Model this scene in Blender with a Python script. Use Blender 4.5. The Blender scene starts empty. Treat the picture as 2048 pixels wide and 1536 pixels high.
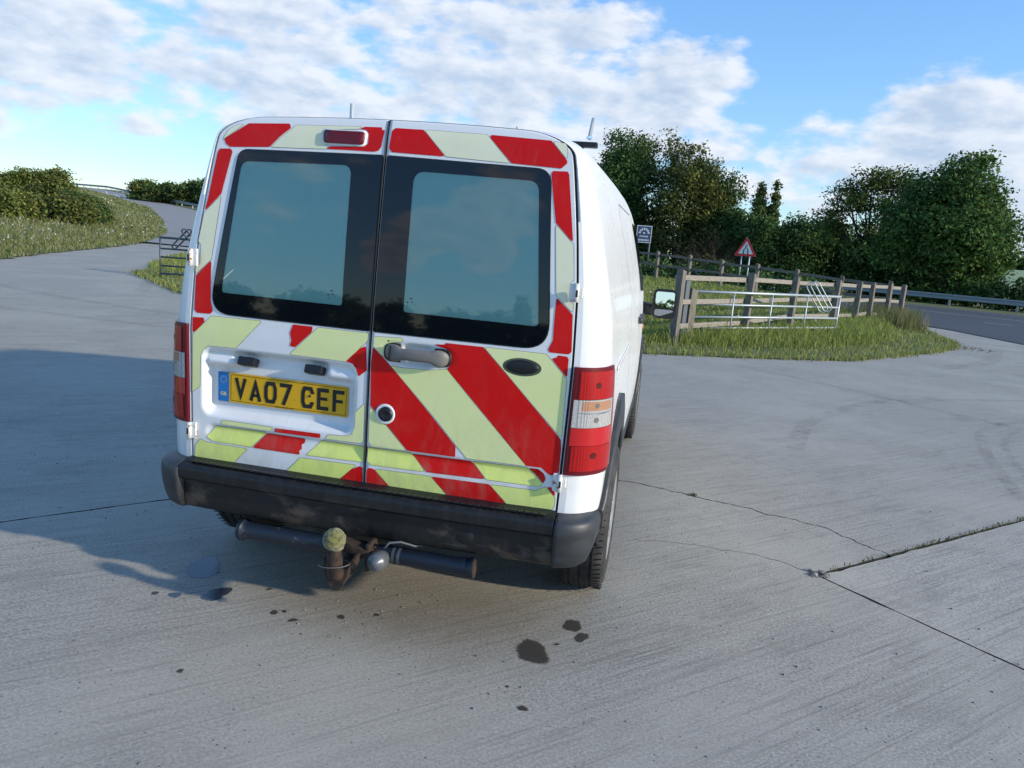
import bpy, bmesh, math, random
import numpy as np
from mathutils import Vector, Matrix
from mathutils.geometry import tessellate_polygon

R = math.radians
random.seed(7)
rng = np.random.default_rng(11)
scene = bpy.context.scene

# ------------------------------------------------------------------ camera
CAM = Vector((0.977, -2.348, 1.3946))
yaw, pitch, roll = R(-11.325), R(-10.67), R(4.661)
fwd = Vector((math.sin(yaw) * math.cos(pitch), math.cos(yaw) * math.cos(pitch), math.sin(pitch)))
r0 = Vector((math.cos(yaw), -math.sin(yaw), 0.0))
u0 = r0.cross(fwd)
rgt = r0 * math.cos(roll) + u0 * math.sin(roll)
upv = -r0 * math.sin(roll) + u0 * math.cos(roll)
cam_data = bpy.data.cameras.new('camera')
cam = bpy.data.objects.new('camera', cam_data)
scene.collection.objects.link(cam)
cam.matrix_world = Matrix(((rgt.x, upv.x, -fwd.x, CAM.x), (rgt.y, upv.y, -fwd.y, CAM.y),
                           (rgt.z, upv.z, -fwd.z, CAM.z), (0, 0, 0, 1)))
cam_data.sensor_width = 36.0
cam_data.lens = 1461.9 / 2048 * 36.0
cam_data.clip_start = 0.05
cam_data.clip_end = 4000
scene.camera = cam

# ------------------------------------------------------------------ sun + sky
SUN_EL, SUN_AZ = 20.0, 101.5            # azimuth clockwise from +Y
sun_dir = Vector((math.sin(R(SUN_AZ)) * math.cos(R(SUN_EL)), math.cos(R(SUN_AZ)) * math.cos(R(SUN_EL)), math.sin(R(SUN_EL))))
sd = bpy.data.lights.new('sun', 'SUN')
sd.energy = 2.5
sd.angle = R(1.5)
sd.color = (1.0, 0.91, 0.76)
sun = bpy.data.objects.new('sun', sd)
scene.collection.objects.link(sun)
sun.rotation_euler = (-sun_dir).to_track_quat('-Z', 'Y').to_euler()

world = bpy.data.worlds.new('World')
scene.world = world
world.use_nodes = True
wn, wl = world.node_tree.nodes, world.node_tree.links
wn.clear()


def wnode(kind, **kw):
    n = wn.new(kind)
    for k, v in kw.items():
        setattr(n, k, v)
    return n


def wmath(op, a, b=None, c=None, clamp=False):
    n = wn.new('ShaderNodeMath')
    n.operation = op
    n.use_clamp = clamp
    for i, v in enumerate((a, b, c)):
        if v is None:
            continue
        if isinstance(v, (int, float)):
            n.inputs[i].default_value = v
        else:
            wl.new(v, n.inputs[i])
    return n.outputs[0]


SKY_STRENGTH = 0.15
world.cycles.sampling_method = 'MANUAL'
world.cycles.sample_map_resolution = 256
sky = wnode('ShaderNodeTexSky', sky_type='NISHITA', sun_disc=False)
sky.sun_elevation = R(SUN_EL)
sky.sun_rotation = R(SUN_AZ)
sky.altitude = 50
sky.air_density = 1.0
sky.dust_density = 0.15
sky.ozone_density = 4.2
tc = wnode('ShaderNodeTexCoord')
mp = wnode('ShaderNodeMapping')
mp.inputs['Scale'].default_value = (1.0, 1.0, 2.3)
wl.new(tc.outputs['Generated'], mp.inputs['Vector'])
# cloud field: broad banks + billows; each bank is a place in the sky
BANKS = [((-0.84, 0.52, 0.15), 13, .30), ((-0.737, 0.652, 0.178), 10, .28), ((-0.62, 0.76, 0.19), 8, .28), ((-0.486, 0.851, 0.212), 9, .32),
         ((-0.345, 0.912, 0.225), 9, .32), ((-0.202, 0.951, 0.225), 9, .34), ((-0.075, 0.975, 0.207), 8, .33),
         ((0.02, 0.98, 0.20), 5, .25), ((0.04, 0.986, 0.155), 5, .22), ((-0.179, 0.943, 0.28), 6, .2),
         ((0.172, 0.975, 0.112), 6, .28), ((0.268, 0.952, 0.135), 7, .36), ((0.368, 0.924, 0.112), 8, .36), ((0.47, 0.875, 0.11), 9, .34),
         ((0.119, 0.986, 0.095), 5, .24), ((-0.037, 0.954, 0.296), 3, .14),
         ((-0.306, -0.932, 0.194), 4, .36), ((-0.225, -0.959, 0.173), 4, .36), ((-0.36, -0.92, 0.15), 4, .34), ((-0.21, -0.945, 0.257), 6, .27), ((0.25, -0.93, 0.28), 14, .12), ((-0.5, -0.8, 0.3), 12, .14), ((0.85, -0.4, 0.25), 14, .2), ((-0.95, -0.1, 0.3), 15, .2)]
bias = None
nrm = wnode('ShaderNodeVectorMath', operation='NORMALIZE')
wl.new(tc.outputs['Generated'], nrm.inputs[0])
for d, rad, w in BANKS:
    dv = Vector(d).normalized()
    dt = wnode('ShaderNodeVectorMath', operation='DOT_PRODUCT')
    wl.new(nrm.outputs[0], dt.inputs[0])
    dt.inputs[1].default_value = dv
    mr = wnode('ShaderNodeMapRange', interpolation_type='SMOOTHSTEP')
    mr.inputs['From Min'].default_value = math.cos(R(rad))
    mr.inputs['From Max'].default_value = math.cos(R(rad * 0.25))
    mr.inputs['To Max'].default_value = w
    wl.new(dt.outputs['Value'], mr.inputs['Value'])
    bias = mr.outputs[0] if bias is None else wmath('MAXIMUM', bias, mr.outputs[0])


def cloud_noise(offset, scale, detail=6.0, rough=0.54):
    ad = wnode('ShaderNodeVectorMath', operation='ADD')
    ad.inputs[1].default_value = offset
    wl.new(mp.outputs[0], ad.inputs[0])
    nz = wnode('ShaderNodeTexNoise')
    nz.inputs['Scale'].default_value = scale
    nz.inputs['Detail'].default_value = detail
    nz.inputs['Roughness'].default_value = rough
    nz.inputs['Distortion'].default_value = 0.0
    wl.new(ad.outputs[0], nz.inputs['Vector'])
    return nz.outputs[0]


n1 = cloud_noise((3.1, 1.7, 0.4), 11.0)
n1s = cloud_noise((3.1 + 0.018, 1.7 - 0.004, 0.4 + 0.016), 11.0, 4.0)
big = cloud_noise((7.0, 2.0, 5.0), 2.2, 3.0, 0.5)
dens = wmath('ADD', n1, wmath('MULTIPLY', bias, 1.22))
dens = wmath('ADD', dens, wmath('MULTIPLY', wmath('SUBTRACT', big, 0.5), 0.25))
cov = wnode('ShaderNodeMapRange', interpolation_type='SMOOTHSTEP')
cov.inputs['From Min'].default_value = 0.67
cov.inputs['From Max'].default_value = 0.87
wl.new(dens, cov.inputs['Value'])
shade = wmath('MULTIPLY_ADD', wmath('SUBTRACT', n1, n1s), 4.0, 0.52, clamp=True)
thick = wnode('ShaderNodeMapRange')
thick.inputs['From Min'].default_value = 0.76
thick.inputs['From Max'].default_value = 1.12
thick.inputs['To Min'].default_value = 0.28
thick.inputs['To Max'].default_value = -0.30
wl.new(dens, thick.inputs['Value'])
shade = wmath('ADD', shade, thick.outputs[0], clamp=True)
ccol = wnode('ShaderNodeMix', data_type='RGBA')
ccol.inputs[6].default_value = (0.29 / SKY_STRENGTH, 0.36 / SKY_STRENGTH, 0.46 / SKY_STRENGTH, 1)
ccol.inputs[7].default_value = (0.50 / SKY_STRENGTH, 0.525 / SKY_STRENGTH, 0.57 / SKY_STRENGTH, 1)
wl.new(shade, ccol.inputs[0])
smix = wnode('ShaderNodeMix', data_type='RGBA')
wl.new(wmath('MULTIPLY', cov.outputs[0], 0.93), smix.inputs[0])
hs = wnode('ShaderNodeHueSaturation')
hs.inputs['Saturation'].default_value = 1.05
# soft shoulder so the bright horizon air keeps its colour
lum = wnode('ShaderNodeVectorMath', operation='DOT_PRODUCT')
lum.inputs[1].default_value = (0.25 * SKY_STRENGTH, 0.60 * SKY_STRENGTH, 0.15 * SKY_STRENGTH)
wl.new(sky.outputs[0], lum.inputs[0])
sc2 = wnode('ShaderNodeVectorMath', operation='SCALE')
wl.new(sky.outputs[0], sc2.inputs[0])
wl.new(wmath('DIVIDE', 1.36, wmath('MULTIPLY_ADD', lum.outputs['Value'], 1.25, 1.0)), sc2.inputs['Scale'])
wl.new(sc2.outputs[0], hs.inputs['Color'])
wl.new(hs.outputs[0], smix.inputs[6])
wl.new(ccol.outputs[2], smix.inputs[7])
bg = wnode('ShaderNodeBackground')
bg.inputs['Strength'].default_value = SKY_STRENGTH
wl.new(smix.outputs[2], bg.inputs['Color'])
wo = wnode('ShaderNodeOutputWorld')
wl.new(bg.outputs[0], wo.inputs[0])

scene.render.engine = 'CYCLES'
scene.view_settings.view_transform = 'Standard'
scene.view_settings.look = 'None'
scene.view_settings.gamma = 1.0
scene.view_settings.use_curve_mapping = False
scene.view_settings.exposure = 0.83
scene.cycles.use_denoising = True
scene.cycles.max_bounces = 5
scene.cycles.diffuse_bounces = 2
scene.cycles.use_adaptive_sampling = True
scene.cycles.adaptive_threshold = 0.02
scene.cycles.transparent_max_bounces = 8

# ------------------------------------------------------------------ helpers
COL = scene.collection


def link(o, parent=None):
    COL.objects.link(o)
    if parent is not None:
        o.parent = parent
    return o


def tag(o, label=None, cat=None, group=None, kind=None):
    if label:
        o['label'] = label
    if cat:
        o['category'] = cat
    if group:
        o['group'] = group
    if kind:
        o['kind'] = kind
    return o


def empty(name, loc, label, cat, group=None, rz=0.0):
    o = bpy.data.objects.new(name, None)
    o.empty_display_size = 0.1
    COL.objects.link(o)
    o.location = loc
    o.rotation_euler = (0, 0, rz)
    tag(o, label, cat, group)
    bpy.context.view_layer.update()
    return o


def me_from(name, verts, faces, smooth=False):
    me = bpy.data.meshes.new(name)
    me.from_pydata([tuple(v) for v in verts], [], faces)
    me.update()
    if smooth:
        me.polygons.foreach_set('use_smooth', [True] * len(me.polygons))
    return me


def obj(name, me, mat, parent=None, world=True):
    """link a mesh; its verts are in world space unless world=False (then in the parent's space)"""
    o = bpy.data.objects.new(name, me)
    if mat is not None and len(me.materials) == 0:
        for m in (mat if isinstance(mat, (list, tuple)) else [mat]):
            me.materials.append(m)
    link(o, parent)
    if parent is not None and world:
        o.matrix_parent_inverse = parent.matrix_world.inverted()
    return o


def bm_me(name, bm, smooth=False, recalc=True):
    if recalc:
        bmesh.ops.recalc_face_normals(bm, faces=bm.faces)
    me = bpy.data.meshes.new(name)
    bm.to_mesh(me)
    bm.free()
    if smooth:
        me.polygons.foreach_set('use_smooth', [True] * len(me.polygons))
    return me


def add_box(bm, c, s, rot=None, bevel=0.0):
    M = Matrix.Translation(c) @ (rot.to_4x4() if rot is not None else Matrix.Identity(4)) @ Matrix.Diagonal((s[0], s[1], s[2], 1))
    g = bmesh.ops.create_cube(bm, size=1.0, matrix=M)
    if bevel > 0:
        es = list({e for v in g['verts'] for e in v.link_edges})
        bmesh.ops.bevel(bm, geom=es, offset=bevel, segments=2, profile=0.6, affect='EDGES')


def add_tube(bm, pts, rad, seg=10, cap=True, closed=False):
    """tube along points; rad is a number or a list"""
    pts = [Vector(p) for p in pts]
    n = len(pts)
    if isinstance(rad, (int, float)):
        rad = [rad] * n
    rings = []
    prev = None
    for i, p in enumerate(pts):
        if closed:
            t = pts[(i + 1) % n] - pts[i - 1]
        else:
            t = pts[min(i + 1, n - 1)] - pts[max(i - 1, 0)]
        t.normalize()
        if prev is None:
            a = t.orthogonal().normalized()
        else:
            a = (prev - t * prev.dot(t))
            a = a.normalized() if a.length > 1e-6 else t.orthogonal().normalized()
        prev = a
        b = t.cross(a)
        rings.append([bm.verts.new(p + (a * math.cos(2 * math.pi * k / seg) + b * math.sin(2 * math.pi * k / seg)) * rad[i]) for k in range(seg)])
    m = n if closed else n - 1
    for i in range(m):
        A, B = rings[i], rings[(i + 1) % n]
        for k in range(seg):
            bm.faces.new((A[k], A[(k + 1) % seg], B[(k + 1) % seg], B[k]))
    if cap and not closed:
        bm.faces.new(rings[0][::-1])
        bm.faces.new(rings[-1])


def add_lathe(bm, prof, centre, axis, seg=40):
    """profile of (radius, along-axis) pairs spun about axis through centre"""
    axis = Vector(axis).normalized()
    a = axis.orthogonal().normalized()
    b = axis.cross(a)
    c = Vector(centre)
    rings = []
    for (r, h) in prof:
        rings.append([bm.verts.new(c + axis * h + (a * math.cos(2 * math.pi * k / seg) + b * math.sin(2 * math.pi * k / seg)) * max(r, 1e-4)) for k in range(seg)])
    for A, B in zip(rings, rings[1:]):
        for k in range(seg):
            bm.faces.new((A[k], A[(k + 1) % seg], B[(k + 1) % seg], B[k]))
    return rings


def patch(name, outline, holes, mapf, step, mat, parent, smooth=True, thick=0.0):
    """2-D outline (with holes), cut on a grid, then laid on a surface by mapf(a, b) -> xyz"""
    polys = [[Vector((p[0], p[1], 0)) for p in outline]] + [[Vector((p[0], p[1], 0)) for p in h] for h in holes]
    flat = [v for p in polys for v in p]
    tris = tessellate_polygon(polys)
    bm = bmesh.new()
    vs = [bm.verts.new(v) for v in flat]
    for t in tris:
        try:
            bm.faces.new([vs[i] for i in t])
        except ValueError:
            pass
    xs = [v.x for v in flat]
    ys = [v.y for v in flat]
    for ax, lo, hi in ((0, min(xs), max(xs)), (1, min(ys), max(ys))):
        k = math.ceil(lo / step)
        while k * step < hi:
            co = Vector((k * step, 0, 0)) if ax == 0 else Vector((0, k * step, 0))
            no = Vector((1, 0, 0)) if ax == 0 else Vector((0, 1, 0))
            bmesh.ops.bisect_plane(bm, geom=bm.verts[:] + bm.edges[:] + bm.faces[:], plane_co=co, plane_no=no, dist=1e-6)
            k += 1
    bmesh.ops.remove_doubles(bm, verts=bm.verts, dist=1e-6)
    for v in bm.verts:
        v.co = mapf(v.co.x, v.co.y)
    bmesh.ops.recalc_face_normals(bm, faces=bm.faces)
    me = bpy.data.meshes.new(name)
    bm.to_mesh(me)
    bm.free()
    if smooth:
        me.polygons.foreach_set('use_smooth', [True] * len(me.polygons))
    o = obj(name, me, mat, parent)
    if thick:
        md = o.modifiers.new('thickness', 'SOLIDIFY')
        md.thickness = thick
        md.offset = 0.0
    return o


def round_poly(pts, rads, n=6):
    out = []
    m = len(pts)
    if isinstance(rads, (int, float)):
        rads = [rads] * m
    for i in range(m):
        p0, p, p1 = Vector(pts[i - 1]), Vector(pts[i]), Vector(pts[(i + 1) % m])
        a, b = (p0 - p), (p1 - p)
        r = rads[i]
        if r <= 0:
            out.append(tuple(p))
            continue
        ang = a.angle(b)
        d = min(r / math.tan(ang / 2), a.length * 0.49, b.length * 0.49)
        s, e = p + a.normalized() * d, p + b.normalized() * d
        for k in range(n + 1):
            t = k / n
            out.append(tuple(s * (1 - t) ** 2 + p * 2 * t * (1 - t) + e * t * t))
    return out


def ellipse(cx, cy, rx, ry, n=28):
    return [(cx + rx * math.cos(2 * math.pi * k / n), cy + ry * math.sin(2 * math.pi * k / n)) for k in range(n)]


def sstep(a, b, x):
    t = np.clip((np.asarray(x, float) - a) / (b - a), 0, 1)
    return t * t * (3 - 2 * t)


# ------------------------------------------------------------------ materials
class M:
    """small node-graph writer"""

    def __init__(self, name):
        self.m = bpy.data.materials.new(name)
        self.m.use_nodes = True
        self.nt = self.m.node_tree
        self.n = self.nt.nodes
        self.l = self.nt.links
        self.b = self.n['Principled BSDF']
        self.out = self.n['Material Output']

    def set(self, **kw):
        names = {'base': 'Base Color', 'rough': 'Roughness', 'metal': 'Metallic', 'spec': 'Specular IOR Level', 'coat': 'Coat Weight',
                 'coat_rough': 'Coat Roughness', 'trans': 'Transmission Weight', 'normal': 'Normal', 'sheen': 'Sheen Weight', 'alpha': 'Alpha', 'sub': 'Subsurface Weight'}
        for k, v in kw.items():
            s = self.b.inputs[names[k]]
            if isinstance(v, bpy.types.NodeSocket):
                self.l.new(v, s)
            elif isinstance(v, (tuple, list)):
                s.default_value = (*v, 1) if len(v) == 3 else v
            else:
                s.default_value = v
        return self

    def pos(self):
        return self.n.new('ShaderNodeNewGeometry').outputs['Position']

    def objco(self):
        return self.n.new('ShaderNodeTexCoord').outputs['Object']

    def mapping(self, vec, scale=(1, 1, 1), rot=(0, 0, 0), loc=(0, 0, 0)):
        n = self.n.new('ShaderNodeMapping')
        n.inputs['Scale'].default_value = scale
        n.inputs['Rotation'].default_value = rot
        n.inputs['Location'].default_value = loc
        self.l.new(vec, n.inputs['Vector'])
        return n.outputs[0]

    def noise(self, vec, scale, detail=4.0, rough=0.55, dist=0.0):
        n = self.n.new('ShaderNodeTexNoise')
        n.inputs['Scale'].default_value = scale
        n.inputs['Detail'].default_value = detail
        n.inputs['Roughness'].default_value = rough
        n.inputs['Distortion'].default_value = dist
        self.l.new(vec, n.inputs['Vector'])
        return n.outputs[0]

    def voronoi(self, vec, scale, feature='F1', out='Distance', rnd=1.0):
        n = self.n.new('ShaderNodeTexVoronoi')
        n.feature = feature
        n.inputs['Scale'].default_value = scale
        n.inputs['Randomness'].default_value = rnd
        self.l.new(vec, n.inputs['Vector'])
        return n.outputs[out]

    def ramp(self, fac, stops, interp='LINEAR'):
        n = self.n.new('ShaderNodeValToRGB')
        n.color_ramp.interpolation = interp
        el = n.color_ramp.elements
        while len(el) > 1:
            el.remove(el[-1])
        for i, (p, c) in enumerate(stops):
            e = el[0] if i == 0 else el.new(p)
            e.position = p
            c = (c, c, c) if isinstance(c, (int, float)) else c
            e.color = (*c, 1)
        self.l.new(fac, n.inputs[0])
        return n.outputs[0]

    def rng(self, v, a, b, c=0.0, d=1.0, smooth=True):
        n = self.n.new('ShaderNodeMapRange')
        n.interpolation_type = 'SMOOTHSTEP' if smooth else 'LINEAR'
        for k, x in zip(('From Min', 'From Max', 'To Min', 'To Max'), (a, b, c, d)):
            n.inputs[k].default_value = x
        self.l.new(v, n.inputs['Value'])
        return n.outputs[0]

    def mix(self, fac, a, b, mode='MIX'):
        n = self.n.new('ShaderNodeMix')
        n.data_type = 'RGBA'
        n.blend_type = mode
        for i, v in ((0, fac), (6, a), (7, b)):
            if isinstance(v, bpy.types.NodeSocket):
                self.l.new(v, n.inputs[i])
            elif isinstance(v, (int, float)):
                n.inputs[i].default_value = v if i == 0 else (v, v, v, 1)
            else:
                n.inputs[i].default_value = (*v, 1)
        return n.outputs[2]

    def math(self, op, a, b=0.0, clamp=False):
        n = self.n.new('ShaderNodeMath')
        n.operation = op
        n.use_clamp = clamp
        for i, v in ((0, a), (1, b)):
            if isinstance(v, bpy.types.NodeSocket):
                self.l.new(v, n.inputs[i])
            else:
                n.inputs[i].default_value = v
        return n.outputs[0]

    def sep(self, vec):
        n = self.n.new('ShaderNodeSeparateXYZ')
        self.l.new(vec, n.inputs[0])
        return n.outputs

    def bump(self, h, strength=0.3, dist=0.01):
        n = self.n.new('ShaderNodeBump')
        n.inputs['Strength'].default_value = strength
        n.inputs['Distance'].default_value = dist
        self.l.new(h, n.inputs['Height'])
        return n.outputs[0]

    def attr(self, name):
        n = self.n.new('ShaderNodeAttribute')
        n.attribute_name = name
        return n.outputs['Color']


MAT = {}


def simple(name, base, rough=0.5, metal=0.0, **kw):
    MAT[name] = M(name).set(base=base, rough=rough, metal=metal, **kw).m
    return MAT[name]


# white van paint with road film
m = M('white_paint')
g = m.pos()
film = m.noise(m.mapping(g, (2, 0.6, 1.2)), 4.0, 5.0, 0.6)
z = m.sep(g)[2]
low = m.rng(z, 0.45, 0.95, 0.75, 0.0)
grime = m.math('MULTIPLY', m.rng(film, 0.42, 0.75), low)
col = m.mix(grime, (0.79, 0.80, 0.80), (0.55, 0.53, 0.48))
m.set(base=col, rough=m.rng(film, 0.3, 0.8, 0.26, 0.32), coat=0.22, coat_rough=0.03, spec=0.35)
MAT['white'] = m.m


def sheeting(name, base, faded, rough=0.4):
    m = M(name)
    g = m.pos()
    a = m.noise(m.mapping(g, (1, 1, 0.35)), 26.0, 5.0, 0.7)
    b = m.noise(g, 5.0, 4.0, 0.6)
    col = m.mix(m.rng(b, 0.35, 0.75, 0.0, 0.55), base, faded)
    col = m.mix(m.rng(a, 0.62, 0.78, 0.0, 0.14), col, (0.25, 0.22, 0.17))
    drip = m.noise(m.mapping(g, (7, 7, 3.0)), 1.6, 6.0, 0.7, 0.6)
    lowz = m.rng(m.sep(g)[2], 0.50, 0.95, 0.30, 0.05)
    col = m.mix(m.math('MULTIPLY', m.rng(drip, 0.42, 0.75), lowz), col, (0.30, 0.27, 0.21))
    cell = m.voronoi(g, 420.0, 'DISTANCE_TO_EDGE')
    m.set(base=col, rough=rough, normal=m.bump(m.rng(cell, 0.0, 0.12), 0.06, 0.0006), spec=0.25)
    MAT[name] = m.m


sheeting('red_sheeting', (0.68, 0.004, 0.003), (0.55, 0.004, 0.006))
sheeting('yellow_sheeting', (0.80, 0.84, 0.38), (0.78, 0.81, 0.46))
sheeting('sky_sheen_yellow_sheeting', (0.82, 0.82, 0.58), (0.82, 0.82, 0.64))  # same yellow film, sky reflection on the upper pieces painted in as paleness
sheeting('lime_sheeting', (0.78, 0.86, 0.22), (0.78, 0.85, 0.34))

m = M('sheeting_edge')
m.set(base=(0.07, 0.08, 0.05), rough=0.6)
MAT['sheeting_edge'] = m.m
simple('gap_black', (0.010, 0.010, 0.011), 0.6)
simple('rubber_seal', (0.016, 0.016, 0.018), 0.5)
m = M('window_frit')
m.set(base=(0.004, 0.006, 0.009), rough=0.03, spec=0.5)
MAT['frit'] = m.m
m = M('window_glass')
lw = m.n.new('ShaderNodeFresnel')
lw.inputs['IOR'].default_value = 1.5
tr = m.n.new('ShaderNodeBsdfTransparent')
tr.inputs[0].default_value = (0.80, 0.93, 0.92, 1)
gl = m.n.new('ShaderNodeBsdfGlossy')
gl.inputs['Roughness'].default_value = 0.02
mx = m.n.new('ShaderNodeMixShader')
m.l.new(m.math('MULTIPLY', lw.outputs[0], 2.1, True), mx.inputs[0])
m.l.new(tr.outputs[0], mx.inputs[1])
m.l.new(gl.outputs[0], mx.inputs[2])
m.l.new(mx.outputs[0], m.out.inputs[0])
MAT['glass'] = m.m
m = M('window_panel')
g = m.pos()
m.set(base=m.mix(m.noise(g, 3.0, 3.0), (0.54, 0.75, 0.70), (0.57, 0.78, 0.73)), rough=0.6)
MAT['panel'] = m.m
simple('cab_glass', (0.012, 0.016, 0.018), 0.03, spec=0.6)

# black bumper plastic with mud, rust-brown splashes and streaks
m = M('bumper_plastic')
g = m.pos()
st = m.noise(m.mapping(g, (14, 14, 1.6)), 3.0, 5.0, 0.7)
bl = m.noise(m.mapping(g, (1, 1, 1.6)), 6.5, 5.0, 0.6)
z = m.sep(g)[2]
lowm = m.math('MULTIPLY', m.rng(z, 0.50, 0.40), m.rng(bl, 0.50, 0.62))
col = m.mix(m.rng(st, 0.40, 0.75), (0.006, 0.007, 0.008), (0.015, 0.016, 0.019))
col = m.mix(m.math('MULTIPLY', lowm, 0.75), col, m.mix(m.noise(g, 14.0), (0.11, 0.065, 0.034), (0.085, 0.083, 0.08)))
m.set(base=col, rough=m.rng(st, 0.3, 0.7, 0.42, 0.62), normal=m.bump(m.noise(g, 500.0, 2.0), 0.12, 0.001))
MAT['bumper'] = m.m
m = M('grey_plastic')
g = m.pos()
col = m.mix(m.rng(m.noise(m.mapping(g, (3, 3, 8)), 4.0, 5.0), 0.35, 0.7), (0.026, 0.029, 0.033), (0.044, 0.047, 0.052))
m.set(base=col, rough=0.48, normal=m.bump(m.noise(g, 600.0, 2.0), 0.12, 0.001))
MAT['grey_plastic'] = m.m
simple('black_plastic', (0.008, 0.008, 0.009), 0.42)
m = M('handle_grey')
g = m.pos()
m.set(base=m.mix(m.noise(m.mapping(g, (2, 2, 10)), 12.0, 4.0), (0.13, 0.125, 0.115), (0.20, 0.19, 0.175)), rough=0.5)
MAT['handle'] = m.m
m = M('tyre_rubber')
g = m.pos()
m.set(base=m.mix(m.rng(m.noise(g, 12.0, 5.0), 0.35, 0.7), (0.020, 0.020, 0.020), (0.055, 0.050, 0.045)), rough=0.8)
MAT['tyre'] = m.m
simple('rim_silver', (0.50, 0.51, 0.52), 0.35, 0.6)
simple('chrome', (0.75, 0.76, 0.77), 0.12, 1.0)
m = M('hinge_paint')
g = m.pos()
m.set(base=m.mix(m.rng(m.noise(g, 60.0, 4.0), 0.56, 0.66), (0.78, 0.77, 0.73), (0.30, 0.17, 0.08)), rough=0.4)
MAT['hinge'] = m.m
# tail lamp lenses: glossy outside, prismatic inside (grid relief)


def lens(name, base, deep, emit=0.0):
    m = M(name)
    g = m.pos()
    gr = m.voronoi(m.mapping(g, (1, 1, 1)), 230.0, 'F1', 'Distance', 0.10)
    h = m.sep(g)[2]
    col = m.mix(m.rng(gr, 0.15, 0.65), base, deep)
    m.set(base=col, rough=0.25, normal=m.bump(gr, 0.22, 0.003), coat=0.6, coat_rough=0.03, spec=0.3)
    MAT[name] = m.m


lens('lens_red', (0.66, 0.004, 0.004), (0.25, 0.001, 0.001))
simple('lens_red_plain', (0.50, 0.004, 0.006), 0.08, coat=1.0, coat_rough=0.02)
simple('lens_red_dark', (0.13, 0.001, 0.006), 0.28)
lens('lens_clear', (0.70, 0.69, 0.68), (0.26, 0.255, 0.25))
lens('lens_amber', (0.60, 0.36, 0.24), (0.34, 0.15, 0.07))
simple('lens_hole', (0.085, 0.002, 0.003), 0.3)
simple('clear_hole', (0.16, 0.145, 0.135), 0.3)
# plate
m = M('plate_yellow')
g = m.pos()
m.set(base=m.mix(m.rng(m.noise(g, 30.0, 5.0), 0.55, 0.75, 0.0, 0.5), (0.72, 0.40, 0.005), (0.50, 0.29, 0.03)), rough=0.28, coat=0.3)
MAT['plate_yellow'] = m.m
simple('plate_blue', (0.012, 0.17, 0.48), 0.3)
simple('plate_gold', (0.62, 0.55, 0.30), 0.5)
simple('plate_black', (0.012, 0.012, 0.012), 0.4)
# tow gear
m = M('rusty_steel')
g = m.pos()
m.set(base=m.mix(m.rng(m.noise(g, 45.0, 6.0, 0.7), 0.35, 0.68), (0.016, 0.013, 0.012), (0.062, 0.032, 0.019)), rough=0.8, normal=m.bump(m.noise(g, 160.0, 4.0), 0.4, 0.002))
MAT['rust'] = m.m
m = M('tow_tube_paint')
g = m.pos()
col = m.mix(m.rng(m.noise(g, 22.0, 6.0, 0.7), 0.58, 0.72), (0.010, 0.017, 0.030), (0.10, 0.085, 0.07))
m.set(base=col, rough=0.42)
MAT['tow_tube'] = m.m
m = M('ball_felt')
g = m.pos()
col = m.mix(m.rng(m.noise(g, 75.0, 6.0, 0.75), 0.45, 0.62), (0.20, 0.20, 0.055), (0.075, 0.062, 0.025))
m.set(base=col, rough=0.95, sheen=0.4, normal=m.bump(m.noise(g, 240.0, 5.0, 0.8), 1.0, 0.004))
MAT['felt'] = m.m
simple('socket_grey', (0.15, 0.16, 0.17), 0.30, 0.3)
simple('mirror_face', (0.85, 0.87, 0.90), 0.01, 1.0)
simple('indicator_amber', (0.80, 0.22, 0.05), 0.2)

# weathered wood, galvanised steel
m = M('weathered_wood')
g = m.pos()
gr = m.noise(m.mapping(g, (9, 9, 1.0)), 7.0, 6.0, 0.7)
gr2 = m.noise(g, 1.7, 3.0)
col = m.mix(m.rng(gr, 0.3, 0.75), (0.10, 0.085, 0.070), (0.27, 0.235, 0.19))
col = m.mix(m.rng(gr2, 0.5, 0.75, 0.0, 0.5), col, (0.20, 0.20, 0.13))
m.set(base=col, rough=0.85, normal=m.bump(gr, 0.6, 0.01))
MAT['wood'] = m.m
m = M('rail_wood')
g = m.pos()
gr = m.noise(m.mapping(g, (1.2, 1.2, 14)), 6.0, 6.0, 0.7)
col = m.mix(m.rng(gr, 0.3, 0.75), (0.20, 0.175, 0.145), (0.40, 0.36, 0.30))
m.set(base=col, rough=0.85, normal=m.bump(gr, 0.6, 0.01))
MAT['rail_wood'] = m.m
m = M('galvanised')
g = m.pos()
m.set(base=m.mix(m.noise(g, 18.0, 5.0), (0.36, 0.40, 0.42), (0.54, 0.58, 0.59)), rough=0.5, metal=0.55)
MAT['galv'] = m.m
simple('rail_steel', (0.26, 0.28, 0.29), 0.55, 0.4)
simple('dark_steel', (0.10, 0.12, 0.14), 0.5, 0.5)
simple('sign_red', (0.60, 0.02, 0.025), 0.4)
simple('sign_white', (0.78, 0.78, 0.76), 0.4)
simple('sign_black', (0.01, 0.01, 0.01), 0.5)
simple('sign_navy', (0.045, 0.075, 0.17), 0.4)
simple('sign_back', (0.33, 0.34, 0.35), 0.5, 0.3)

# concrete, broomed along the bay
BROOM = math.atan2(0.692, 0.722)


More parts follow.
